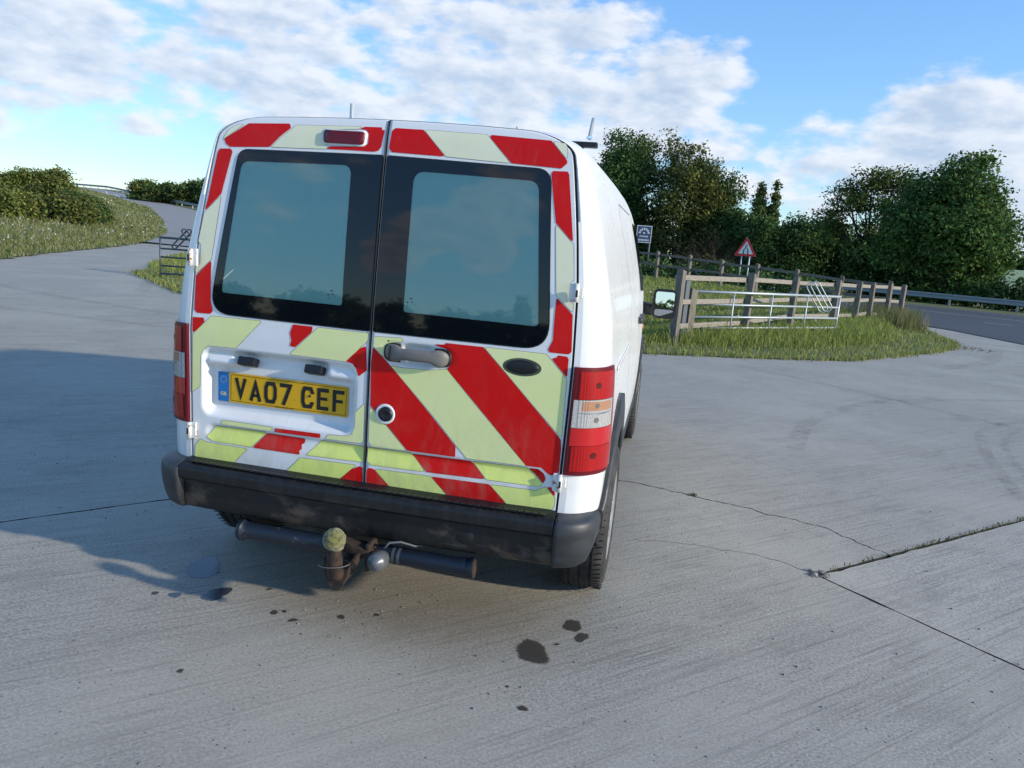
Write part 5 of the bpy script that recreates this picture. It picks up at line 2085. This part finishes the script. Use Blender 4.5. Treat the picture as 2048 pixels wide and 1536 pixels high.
def glyph(ch):
    """UK plate letterforms in a 50 x 79 cell, strokes about 13 wide"""
    w = 14
    h = w / 2
    o8 = [(h, 22), (h, 57), (13, 72.5), (37, 72.5), (43.7, 57), (43.7, 22), (37, 6.5), (13, 6.5)]
    if ch == 'V':
        return stroke([(7, 79), (25, 13), (43, 79)], w)
    if ch == 'A':
        return stroke([(7, 0), (25, 66), (43, 0)], w) + stroke([(15.5, 21), (34.5, 21)], 10)
    if ch == '0':
        return stroke(o8, w, True)
    if ch == '7':
        return stroke([(2, 72.7), (43, 72.7), (17, 0)], w)
    if ch == 'C':
        return stroke([(43.7, 54), (43.7, 58), (37, 72.5), (13, 72.5), (h, 57), (h, 22), (13, 6.5), (37, 6.5), (43.7, 21), (43.7, 25)], w)
    if ch == 'E':
        return stroke([(47, 72.7), (h + 2, 72.7), (h + 2, 6.3), (47, 6.3)], w) + stroke([(14.6, 41), (42, 41)], 11.5)
    if ch == 'F':
        return stroke([(47, 72.7), (h + 2, 72.7), (h + 2, 0)], w) + stroke([(14.6, 39), (42, 39)], 11.5)
    return []


xs_ = -.5365
sx_ = .001
for ch in 'VA07 CEF':
    if ch == ' ':
        xs_ += .027
        continue
    V, F = [], []
    for q in glyph(ch):
        b_ = len(V)
        for p in q:
            V.append(tuple(plp(xs_ + p.x * sx_, .7605 + p.y * .001, .0026)))
        F.append((b_, b_ + 1, b_ + 2, b_ + 3))
    obj('plate_character', me_from('plate_character', V, F), MAT['plate_black'], D_L)
    xs_ += .0600


def text(name, s, size, loc, mat, parent, bold=0.0, align='CENTER'):
    cu = bpy.data.curves.new('txt', 'FONT')
    cu.body = s
    cu.size = size
    cu.align_x = align
    cu.offset = bold
    cu.resolution_u = 3
    to = bpy.data.objects.new('txt', cu)
    COL.objects.link(to)
    dg = bpy.context.evaluated_depsgraph_get()
    me = bpy.data.meshes.new_from_object(to.evaluated_get(dg))
    bpy.data.objects.remove(to)
    for v in me.vertices:
        v.co = Vector((loc[0] + v.co.x, loc[1], loc[2] + v.co.y))
    me.name = name
    me.materials.clear()
    return obj(name, me, mat, parent)


text('plate_letters', 'GB', .019, (PX0 + .0225, .0315 - .003, .768), MAT['plate_gold'], D_L, .0006)
text('plate_maker_text', 'www.brooklyn.co.uk', .0085, (-.335, .0315 - .0026, .7475), MAT['plate_black'], D_L)
for k in range(12):                                  # ring of little stars on the band
    a = k * math.pi / 6
    c = Vector((PX0 + .0225 + .012 * math.cos(a), .828 + .012 * math.sin(a)))
    patch('plate_star', ellipse(c.x, c.y, .0016, .0016, 5), [], lambda p, q: plp(p, q, .0028), 1, MAT['plate_gold'], D_L, False)
bm = bmesh.new()
bmesh.ops.create_uvsphere(bm, u_segments=12, v_segments=6, radius=.005, matrix=Matrix.Translation(plp(-.236, .806, .003)) @ Matrix.Diagonal((1, .4, 1, 1)))
obj('plate_screw', bm_me('plate_screw', bm, True), MAT['gap_black'], D_L)
for cx in (-.475, -.213):
    bm = bmesh.new()
    add_box(bm, (cx, .018, .906), (.066, .040, .032), Matrix.Rotation(-.35, 3, 'X'), .006)
    obj('plate_lamp', bm_me('plate_lamp', bm, False), MAT['black_plastic'], D_L)

# high brake lamp
patch('brake_lamp_surround', round_poly([(-.234, 1.682), (-.074, 1.682), (-.070, 1.735), (-.236, 1.735)], .016), [], lambda a, b: dpt(a, b, .002), .05, MAT['white'], D_L, True, .003)
patch('brake_lamp', round_poly([(-.226, 1.688), (-.081, 1.688), (-.077, 1.729), (-.229, 1.729)], .012), [], lambda a, b: dpt(a, b, .006), .05, MAT['lens_red_dark'], D_L, True, .008)

# door handle: grey bar bridging its recess, key lock, blank emblem oval
D_R = doors['R']
bm = bmesh.new()
V, F = [], []
nx = 40
ringN = 14
for i in range(nx + 1):
    t = i / nx
    x = .056 + .231 * t
    zc = 1.0045 + .0015 * t
    e = min(1, math.sqrt(max(0, 1 - (max(0, .12 - t) / .12) ** 2)), math.sqrt(max(0, 1 - (max(0, t - .86) / .14) ** 2)))
    hz_ = (.0200 + .0090 * max(s01(.30, .20, t), s01(.72, .84, t))) * max(e, .05)
    zc += -.004 * s01(.66, .9, t) + .002 * s01(.3, .1, t)
    yo = -.010 - .022 * math.sin(math.pi * min(max((t - .02) / .96, 0), 1)) ** .6
    for k in range(ringN):
        a = 2 * math.pi * k / ringN
        V.append((x, yo + .005 + .011 * math.sin(a) * max(e, .1), zc + hz_ * math.copysign(abs(math.cos(a)) ** .6, math.cos(a))))
    if i:
        for k in range(ringN):
            F.append(((i - 1) * ringN + k, (i - 1) * ringN + (k + 1) % ringN, i * ringN + (k + 1) % ringN, i * ringN + k))
F.append(tuple(range(ringN)))
F.append(tuple(nx * ringN + k for k in range(ringN))[::-1])
bm.free()
me = me_from('door_handle', V, F, True)
obj('door_handle', me, MAT['handle'], D_R)
bm = bmesh.new()
add_box(bm, (.0805, -.020, 1.005), (.003, .022, .050), Matrix.Rotation(.12, 3, 'Y'))
obj('handle_split', bm_me('handle_split', bm), MAT['gap_black'], D_R)
patch('handle_base', round_poly([(.050, .972), (.110, .972), (.110, 1.037), (.050, 1.037)], [.03, .004, .004, .03]), [], lambda a, b: dpt(a, b, .003), .02, MAT['gap_black'], D_R, True, .004)
patch('handle_base', round_poly([(.232, .972), (.292, .972), (.292, 1.035), (.232, 1.035)], [.004, .03, .03, .004]), [], lambda a, b: dpt(a, b, .003), .02, MAT['gap_black'], D_R, True, .004)
bm = bmesh.new()
add_lathe(bm, [(.0001, .006), (.010, .006), (.012, .008), (.020, .0075), (.0255, .004), (.026, -.004)], (.0675, -.002, .784), (0, -1, 0), 28)
obj('key_lock', bm_me('key_lock', bm, True), MAT['black_plastic'], D_R)
bm = bmesh.new()
add_lathe(bm, [(.0262, .0030), (.030, .0052), (.0345, .0045), (.0362, .0010)], (.0660, 0, .7845), (0, -1, 0), 40)
obj('lock_surround', bm_me('lock_surround', bm, True), MAT['white'], D_R)
bm = bmesh.new()
rings = add_lathe(bm, [(.0001, .0045), (.7, .004), (.92, .002), (1.0, -.002)], (0, 0, 0), (0, -1, 0), 36)
for v in bm.verts:
    v.co = Vector((.535 + v.co.x * .0565, .0025 + v.co.y, 1.003 + v.co.z * .0235))
obj('emblem_oval', bm_me('emblem_oval', bm, True), MAT['black_plastic'], D_R)

# hinges
for key, s in (('L', -1), ('R', 1)):
    for zc in (1.264, .627):
        xq = float(xd(zc))
        bm = bmesh.new()
        add_box(bm, (s * (xq - .011), .000, zc), (.022, .010, .062), None, .003)
        add_box(bm, (s * (xq + .012), .004, zc), (.020, .014, .034), None, .003)
        h_ = obj('hinge', bm_me('hinge', bm), MAT['hinge'], doors[key])
        bm = bmesh.new()
        add_tube(bm, [(s * (xq + .002), -.008, zc - .030), (s * (xq + .002), -.008, zc + .030)], .0085, 10)
        obj('hinge_pin', bm_me('hinge_pin', bm, True), MAT['hinge'], doors[key])
        bm = bmesh.new()
        add_box(bm, (s * (xq + .004), -.0145, zc - .002), (.007, .006, .022), None, 0)
        obj('hinge_slot', bm_me('hinge_slot', bm), MAT['rust'], doors[key])

# ---- tail lamps wrapping the rear corners


def corner_pt(t, z, s, off):
    y = RC * (1 - math.cos(t * math.pi / 2))
    p = Vector((hw(y, z), ry(y, z), z))
    y2 = RC * (1 - math.cos(min(t + .01, 1) * math.pi / 2))
    y0 = RC * (1 - math.cos(max(t - .01, 0) * math.pi / 2))
    dx, dy = hw(y2, z) - hw(y0, z), y2 - y0
    n_ = Vector((dy, -dx, 0)).normalized()
    q = p + n_ * off
    return Vector((s * q.x, q.y, q.z))


for s in (-1, 1):
    def cp(off):
        return lambda a, b: corner_pt(a, b, s, off)
    lamp = patch('tail_lamp', round_poly([(.015, .657), (.93, .657), (.95, 1.024), (.015, 1.024)], [.01, .03, .03, .01]), [], cp(.005), .05, MAT['lens_red_dark'], van, True, .010)
    patch('lens', [(.13, .918), (.84, .918), (.85, 1.012), (.13, 1.012)], [], cp(.0125), .05, MAT['lens_red'], lamp)
    patch('lens', [(.06, .822), (.84, .822), (.84, .9165), (.06, .9165)], [], cp(.0125), .05, MAT['lens_clear'], lamp)
    patch('indicator_reflector', round_poly([(.20, .880), (.78, .880), (.78, .911), (.20, .911)], .008), [], cp(.0129), .05, MAT['lens_amber'], lamp)
    patch('lens', [(.06, .760), (.90, .760), (.90, .8205), (.06, .8205)], [], cp(.0125), .05, MAT['lens_red_plain'], lamp)
    patch('lens', [(.10, .672), (.86, .672), (.86, .7585), (.10, .7585)], [], cp(.0125), .05, MAT['lens_red'], lamp)
    patch('lens_edge', [(.865, .672), (.925, .676), (.93, 1.012), (.868, 1.012)], [], cp(.0125), .05, MAT['lens_red_plain'], lamp)
    for zc, mt, r_ in ((.965, 'lens_hole', .017), (.897, 'clear_hole', .014), (.848, 'clear_hole', .015), (.725, 'lens_hole', .018)):
        patch('bulb_spot', ellipse(.45, zc, r_ * 3.1, r_ * .62, 20), [], cp(.0132), .05, MAT[mt], lamp)
    patch('lens_rib', [(.10, .8735), (.84, .8735), (.62, .869), (.45, .8675), (.28, .869)], [], cp(.0134), .05, MAT['chrome'], lamp)

# ---- rear bumper: centre step section and two corner caps


def bump_path(q):
    """plan curve of the bumper face; q in [-1, 1], |q| < .70 is the straight back"""
    a = abs(q)
    s = 1 if q >= 0 else -1
    if a <= .70:
        x = a
        return Vector((s * x, -.088 + .016 * (x / .7) ** 2)), Vector((s * .02 * x, -1)).normalized()
    f = (a - .70) / .30
    th = f * math.pi / 2 * 1.0
    if f < .62:
        th = f / .62 * math.pi / 2
        c = Vector((.70 + .132 * math.sin(th), -.072 + .125 * (1 - math.cos(th))))
        n_ = Vector((math.sin(th), -math.cos(th)))
    else:
        c = Vector((.832 + .012 * (f - .62) / .38, .053 + .215 * (f - .62) / .38))
        n_ = Vector((1, 0))
    return Vector((s * c.x, c.y)), Vector((s * n_.x, n_.y))


PROF = [(-.11, .527), (-.060, .524), (-.012, .514), (-.002, .507), (.000, .494), (-.003, .466), (-.020, .456), (-.034, .446), (-.036, .385), (-.040, .350), (-.052, .338), (-.11, .338)]
PROF_C = [(-.11, .520), (-.035, .518), (-.010, .511), (.0, .498), (.002, .475), (.001, .455), (-.002, .425), (-.010, .385), (-.022, .352), (-.038, .338), (-.07, .335), (-.11, .335)]


def bump_mesh(q0, q1, n, prof):
    V, F = [], []
    m_ = len(prof)
    for i in range(n + 1):
        q = q0 + (q1 - q0) * i / n
        c, nn = bump_path(q)
        for (o_, z) in prof:
            p = c + nn * o_
            V.append((p.x, p.y, z - (.018 * s01(.25, .72, abs(q)) * 0)))
        if i:
            for k in range(m_ - 1):
                a = (i - 1) * m_ + k
                F.append((a, a + m_, a + m_ + 1, a + 1))
    F.append(tuple(range(m_))[::-1])
    F.append(tuple(n * m_ + k for k in range(m_)))
    bm = bmesh.new()
    me = me_from('x', V, F)
    bm.from_mesh(me)
    bm.normal_update()
    return bm_me('bumper', bm, True)


bump = obj('bumper', bump_mesh(-.698, .698, 40, PROF), MAT['bumper'], van)
for s in (-1, 1):
    bc = obj('bumper_corner', bump_mesh(s * .7015, s * 1.0, 26, PROF_C), MAT['grey_plastic'], van)
for o in (bump,):
    o.modifiers.new('e', 'EDGE_SPLIT').split_angle = R(50)
# step treads
bm = bmesh.new()
add_box(bm, (0, 0, 0), (.0215, .030, .006), None, .002)
tread = bm_me('tread_block', bm)
tread.materials.append(MAT['bumper'])
for i in range(54):
    q = -.655 + 1.31 * i / 53
    c, nn = bump_path(q)
    p = c - nn * .036
    o = bpy.data.objects.new('tread_block', tread)
    COL.objects.link(o)
    o.parent = bump
    o.location = (p.x, p.y, .5225)
    o.rotation_euler = (-.17, 0, 0)
# round tow-eye cover, mud flaps of the lower valance joints
bm = bmesh.new()
add_lathe(bm, [(.0001, .004), (.028, .004), (.031, .0)], (.395, -.045, .405), (0, -1, .1), 24)
obj('towing_eye_cover', bm_me('towing_eye_cover', bm, True), MAT['black_plastic'], bump)

# ---- side mouldings and arch trims
CIRC = [(math.cos(a), math.sin(a)) for a in np.linspace(0, math.pi, 40)]


def arch_outline(yc, outline):
    inner = [(yc + .374 * c, .315 + .374 * s_) for c, s_ in CIRC]   # from front round to rear
    return outline + inner


for s in (-1, 1):
    def sp(off):
        return lambda a, b: side_pt(a, b, s, off)
    rear_out = [(.263, .40), (.17, .42), (.12, .505), (.17, .575), (.29, .690), (.42, .785), (.53, .828), (.64, .838), (.73, .820), (.83, .745), (.95, .62), (1.03, .50), (1.075, .40), (1.075, .315)]
    patch('arch_trim', [(.263, .315)] + rear_out + [(YR + .374 * c, .315 + .374 * s_) for c, s_ in CIRC][1:], [], sp(.010), .03, MAT['grey_plastic'], van, True, .020)
    fo = [(YF - .45, .315), (YF - .45, .42), (YF - .40, .57), (YF - .27, .735), (YF - .10, .80), (YF + .08, .80), (YF + .25, .745), (YF + .38, .60), (YF + .44, .44), (YF + .45, .315)]
    patch('arch_trim', fo + [(YF + .374 * c, .315 + .374 * s_) for c, s_ in CIRC], [], sp(.010), .03, MAT['grey_plastic'], van, True, .020)
    patch('sill_trim', [(1.08, .300), (YF - .455, .300), (YF - .455, .42), (1.08, .42)], [], sp(.006), .1, MAT['grey_plastic'], van, True, .012)
    # body side: door gaps, rub strip, handle, fuel flap, slide rail
    gw = .0055

    def gapline(pts, nm='panel_gap'):
        for a, b in zip(pts, pts[1:]):
            d_ = (Vector(b) - Vector(a))
            nn = Vector((-d_.y, d_.x)).normalized() * gw / 2
            patch(nm, [tuple(Vector(a) + nn), tuple(Vector(b) + nn), tuple(Vector(b) - nn), tuple(Vector(a) - nn)], [], sp(.0008), .06, MAT['gap_black'], van)
    gapline([(2.42, .44), (2.42, 1.60), (2.50, 1.66)])
    gapline([(3.27, 1.20), (3.42, .98), (3.42, .82)])
    gapline([(1.36, .44), (1.36, 1.58), (1.44, 1.64), (2.38, 1.64)])
    patch('slide_rail', [(.42, .962), (1.34, .962), (1.34, .978), (.42, .978)], [], sp(.004), .06, MAT['white'], van, True, .004)
    for y0 in (2.30, 2.50):
        patch('side_handle', round_poly([(y0 - .09, .985), (y0 + .09, .985), (y0 + .09, 1.025), (y0 - .09, 1.025)], .018), [], sp(.014), .03, MAT['grey_plastic'], van, True, .02)
    for yc, zc in ((.40, .885),):
        ell = round_poly([(yc - .028, zc - .085), (yc + .028, zc - .085), (yc + .028, zc + .085), (yc - .028, zc + .085)], .027)
        ell2 = round_poly([(yc - .025, zc - .082), (yc + .025, zc - .082), (yc + .025, zc + .082), (yc - .025, zc + .082)], .0245)
        patch('flap_gap', ell, [ell2[::-1]], sp(.0008), .05, MAT['sign_back'], van)
    # cab glass
    patch('door_glass', round_poly([(2.50, 1.175), (3.18, 1.150), (2.86, 1.590), (2.52, 1.600)], [.03, .05, .05, .05]), [], sp(.003), .05, MAT['cab_glass'], van)
    # door mirror
    bm = bmesh.new()
    mc = Vector((s * .965, 3.10, 1.072))
    V, F = [], []
    NR = 24
    for (yo, k) in ((-.052, .93), (-.050, 1.0), (-.02, 1.0), (.03, .93), (.065, .70), (.085, .30)):
        for j in range(NR):
            a = 2 * math.pi * j / NR
            cx_, cz_ = math.cos(a), math.sin(a)
            V.append((mc.x + .088 * k * math.copysign(abs(cx_) ** .42, cx_), mc.y + yo, mc.z + .106 * k * math.copysign(abs(cz_) ** .42, cz_)))
    for i in range(5):
        for j in range(NR):
            F.append((i * NR + j, i * NR + (j + 1) % NR, (i + 1) * NR + (j + 1) % NR, (i + 1) * NR + j))
    F.append(tuple(range(NR))[::-1])
    F.append(tuple(5 * NR + j for j in range(NR)))
    b2 = bmesh.new()
    b2.from_mesh(me_from('x', V, F))
    bm.free()
    mir = obj('door_mirror', bm_me('door_mirror', b2, False), MAT['black_plastic'], van)

    def mp_(off, tilt=.05):
        return lambda a, b: Vector((mc.x + a, mc.y - .0525 - off + a * s * .05 + b * tilt, mc.z + b))
    patch('mirror_glass', round_poly([(-.066, -.026), (.066, -.026), (.066, .086), (-.066, .086)], .018), [], mp_(.007), 1, MAT['mirror_face'], mir, False)
    patch('mirror_glass', round_poly([(-.066, -.088), (.066, -.088), (.066, -.040), (-.066, -.040)], .018), [], mp_(.009, -.12), 1, MAT['mirror_face'], mir, False)
    bm = bmesh.new()
    add_tube(bm, [(s * .80, 3.14, 1.03), (s * .90, 3.12, 1.015)], [.045, .038], 10)
    add_box(bm, (s * .835, 3.13, 1.02), (.10, .07, .085), None, .015)
    obj('mirror_arm', bm_me('mirror_arm', bm), MAT['black_plastic'], mir)
    # side repeater
    patch('side_repeater', ellipse(3.62, .845, .035, .018, 18), [], sp(.008), .05, MAT['indicator_amber'], van, True, .01)
    # head lamp
    patch('head_lamp', round_poly([(3.72, .76), (4.06, .70), (4.05, .84), (3.80, .90)], .03), [], sp(.004), .04, MAT['lens_clear'], van, True, .01)

# windscreen, grille and front bumper


def topf(off):
    return lambda u, y: (lambda p, n_: p + n_ * off)(Vector((math.copysign(1, u) * top_pt(y, abs(u)).x, top_pt(y, abs(u)).y, top_pt(y, abs(u)).z)), Vector((0, .7, .7)))


patch('windscreen', round_poly([(-.90, 3.36), (.90, 3.36), (.86, 2.84), (-.86, 2.84)], .03), [], topf(.003), .05, MAT['cab_glass'], van)
bm = bmesh.new()
add_box(bm, (0, 4.10, .43), (1.56, .22, .26), None, .06)
obj('front_bumper', bm_me('front_bumper', bm), MAT['grey_plastic'], van)
bm = bmesh.new()
add_box(bm, (0, 4.165, .655), (.86, .05, .10), None, .015)
obj('grille', bm_me('grille', bm), MAT['black_plastic'], van)

# ---- wheels


def wheel(x, y, s):
    ax = (s, 0, 0)
    bm = bmesh.new()
    w = .0975
    prof = [(.195, -w * .92), (.235, -w), (.275, -w * .96), (.300, -w * .80), (.308, -w * .66)]
    for k, cx in enumerate((-.042, 0.0, .042)):
        prof += [(.310, cx - .0065), (.302, cx - .005), (.302, cx + .005), (.310, cx + .0065)]
    prof += [(.308, w * .66), (.300, w * .80), (.275, w * .96), (.235, w), (.195, w * .92)]
    add_lathe(bm, prof, (x, y, WR), ax, 64)
    # sipes across the shoulders
    ty = obj('wheel', bm_me('wheel', bm, True), MAT['tyre'], van)
    ty.modifiers.new('e', 'EDGE_SPLIT').split_angle = R(40)
    bm = bmesh.new()
    a_ = Vector(ax)
    for k in range(72):
        an = 2 * math.pi * k / 72
        for off, ln in ((.070, .030), (-.070, .030), (.021, .018), (-.021, .018)):
            r_ = .3098 if abs(off) < .05 else .3085
            c = Vector((x, y, WR)) + a_ * off + Vector((0, math.cos(an), math.sin(an))) * r_
            add_box(bm, c, (ln, .0035, .004), Matrix.Rotation(an - math.pi / 2, 3, 'X') @ Matrix.Rotation(.25 if off > 0 else -.25, 3, 'Z'))
    tag(obj('tread_cuts', bm_me('tread_cuts', bm), MAT['gap_black'], ty), kind='stuff')
    bm = bmesh.new()
    add_lathe(bm, [(.202, .070), (.198, .088), (.188, .092), (.176, .080), (.165, .066), (.06, .078), (.045, .088), (.0001, .090)], (x, y, WR), ax, 48)
    rm = obj('hub_cap', bm_me('hub_cap', bm, True), MAT['rim_silver'], ty)
    bm = bmesh.new()
    for k in range(7):
        an = 2 * math.pi * k / 7
        dv = Vector((0, math.cos(an), math.sin(an)))
        c = Vector((x, y, WR)) + a_ * .082 + dv * .115
        add_box(bm, c, (.016, .030, .10), Matrix.Rotation(an - math.pi / 2, 3, 'X'), .004)
    obj('spokes', bm_me('spokes', bm), MAT['rim_silver'], ty)
    bm = bmesh.new()
    add_tube(bm, [Vector((x, y, WR)) - a_ * .09, Vector((x, y, WR)) - a_ * .02], .16, 24)
    obj('brake_drum', bm_me('brake_drum', bm), MAT['gap_black'], ty)


for s in (-1, 1):
    wheel(s * .762, YR, s)
    wheel(s * .752, YF, s)
bm = bmesh.new()
add_tube(bm, [(-.66, YR, WR), (.66, YR, WR)], .045, 12)
add_box(bm, (0, 1.6, .33), (1.2, 2.6, .08))
obj('axle_beam', bm_me('axle_beam', bm), MAT['gap_black'], van)
bm = bmesh.new()
add_lathe(bm, [(.0001, -.09), (.13, -.09), (.15, -.06), (.155, 0), (.15, .06), (.13, .09), (.0001, .09)], (-.42, .30, .335), (0, .25, 1), 32)
obj('silencer', bm_me('silencer', bm, True), MAT['gap_black'], van)

bm = bmesh.new()                                    # spare wheel slung flat under the tail
add_lathe(bm, [(.0001, .05), (.17, .05), (.19, .085), (.24, .095), (.285, .07), (.300, .03), (.300, -.03), (.285, -.07), (.24, -.095), (.19, -.085), (.17, -.05), (.0001, -.05)], (-.10, .40, .300), (0, .06, 1), 44)
obj('spare_wheel', bm_me('spare_wheel', bm, True), MAT['tyre'], van)

# ---- roof load bar with upright stops, aerial
bm = bmesh.new()
add_box(bm, (0, 1.0, 1.856), (1.205, .040, .024), None, .006)
rb = obj('roof_bar', bm_me('roof_bar', bm), MAT['black_plastic'], van)
for s in (-1, 1):
    bm = bmesh.new()
    add_tube(bm, [(s * .562, 1.0, 1.880), (s * .562 + (.012 if s > 0 else 0), 1.0, 1.985 if s < 0 else 1.970)], .0085, 8)
    obj('load_stop', bm_me('load_stop', bm), MAT['galv'], rb)
    bm = bmesh.new()
    add_tube(bm, [(s * .562, 1.0, 1.882), (s * .562, 1.0, 1.892)], .014, 8)
    obj('stop_nut', bm_me('stop_nut', bm), MAT['chrome'], rb)
    bm = bmesh.new()
    add_box(bm, (s * .515, 1.0, 1.825), (.05, .04, .07), None, .008)
    obj('bar_foot', bm_me('bar_foot', bm), MAT['black_plastic'], rb)
bm = bmesh.new()
add_tube(bm, [(-.10, 2.62, 1.76), (-.10, 2.50, 2.155)], [.006, .003], 6)
obj('aerial', bm_me('aerial', bm), MAT['black_plastic'], van)

# ---- tow bar
bm = bmesh.new()
TZ, TY = .283, -.028
add_lathe(bm, [(.0001, -.470), (.036, -.470), (.041, -.464), (.041, -.452), (.034, -.445), (.031, -.43), (.031, .385), (.033, .390), (.033, .41), (.038, .415), (.040, .430), (.0001, .431)], (0, TY, TZ), (1, 0, 0), 26)
for v in bm.verts:
    v.co.z += .012 * (v.co.x - 0.0) * 0
tow = obj('tow_bar', bm_me('tow_bar', bm, True), MAT['tow_tube'], van)
tow.modifiers.new('e', 'EDGE_SPLIT').split_angle = R(40)
for xx in (.105, .125):
    bm = bmesh.new()
    add_tube(bm, [(xx + .03, TY, TZ), (xx + .040, TY, TZ)], .033, 20)
    obj('tube_clamp', bm_me('tube_clamp', bm), MAT['dark_steel'], tow)
bm = bmesh.new()
add_tube(bm, [(.424, TY, TZ), (.434, TY, TZ)], .0345, 20)
obj('tube_end', bm_me('tube_end', bm), MAT['rust'], tow)
bx_ = -.018
bm = bmesh.new()                                    # swan neck
add_tube(bm, [(bx_ + .005, TY, TZ - .01), (bx_ + .005, TY - .05, TZ - .045), (bx_ + .002, TY - .10, TZ - .055), (bx_, TY - .145, TZ - .030), (bx_, TY - .160, TZ + .03), (bx_, TY - .162, TZ + .075)], [.030, .030, .030, .030, .026, .021], 14)
add_box(bm, (bx_ + .045, TY - .065, TZ + .03), (.12, .05, .035), Matrix.Rotation(.25, 3, 'Y'), .008)
add_box(bm, (bx_ + .085, TY - .04, TZ + .01), (.014, .09, .10), None, .004)
neck = obj('tow_hitch', bm_me('tow_hitch', bm, True), MAT['rust'], tow)
neck.modifiers.new('e', 'EDGE_SPLIT').split_angle = R(45)
bm = bmesh.new()
add_tube(bm, [(bx_ + .058, TY - .095, TZ + .018), (bx_ + .064, TY - .155, TZ + .012)], .0135, 14)
obj('hitch_pin', bm_me('hitch_pin', bm), MAT['rust'], tow)
bm = bmesh.new()                                    # shield plate hanging under the ball
ol = [(-.046, .012), (.046, .012), (.043, -.035), (.026, -.075), (.012, -.096), (-.012, -.096), (-.026, -.075), (-.043, -.035)]
fa = [bm.verts.new((bx_ + a, TY - .146, TZ + b)) for a, b in ol]
fb = [bm.verts.new((bx_ + a, TY - .118, TZ + b)) for a, b in ol]
bm.faces.new(fa)
bm.faces.new(fb[::-1])
for i in range(len(ol)):
    bm.faces.new((fa[i], fb[i], fb[(i + 1) % len(ol)], fa[(i + 1) % len(ol)]))
obj('shield_plate', bm_me('shield_plate', bm), MAT['rust'], tow)
bm = bmesh.new()
ring = [(bx_ + .055 * math.cos(a), TY - .162 + .034 * math.sin(a), TZ + .008 + .008 * math.cos(a)) for a in np.linspace(0, 2 * math.pi, 26, endpoint=False)]
add_tube(bm, ring, .0016, 6, closed=True)
obj('wire_ring', bm_me('wire_ring', bm, True), MAT['handle'], tow)
bm = bmesh.new()                                    # electrical socket
add_lathe(bm, [(.0001, .052), (.012, .052), (.014, .047), (.028, .042), (.0325, .030), (.034, .005), (.031, -.02), (.022, -.045), (.0001, -.05)], (.113, TY - .085, TZ + .012), (.05, -1, .15), 26)
sk = obj('electric_socket', bm_me('electric_socket', bm, True), MAT['socket_grey'], tow)
bm = bmesh.new()
add_tube(bm, [(.12, TY - .06, TZ + .045), (.135, TY - .05, TZ + .066), (.17, TY - .03, TZ + .066), (.215, TY - .01, TZ + .05), (.26, TY + .03, TZ + .05)], .0042, 8)
obj('socket_cable', bm_me('socket_cable', bm, True), MAT['socket_grey'], tow)

# old ball pushed over the hitch
bm = bmesh.new()
bmesh.ops.create_uvsphere(bm, u_segments=40, v_segments=24, radius=.0385)
for v in bm.verts:
    n_ = v.co.normalized()
    v.co += n_ * (.0012 * math.sin(n_.x * 9 + 1) * math.sin(n_.z * 8) + float(rng.normal()) * .0005)
    if n_.z < -.6 and n_.x > .1:
        v.co.z -= .008 * (n_.x)
me = bm_me('tennis_ball', bm, True)
tb = obj('tennis_ball', me, MAT['felt'])
tb.location = (bx_ - .002, TY - .162, TZ + .096)
tag(tb, 'weathered yellow-green ball pushed over the van tow hitch', 'ball')
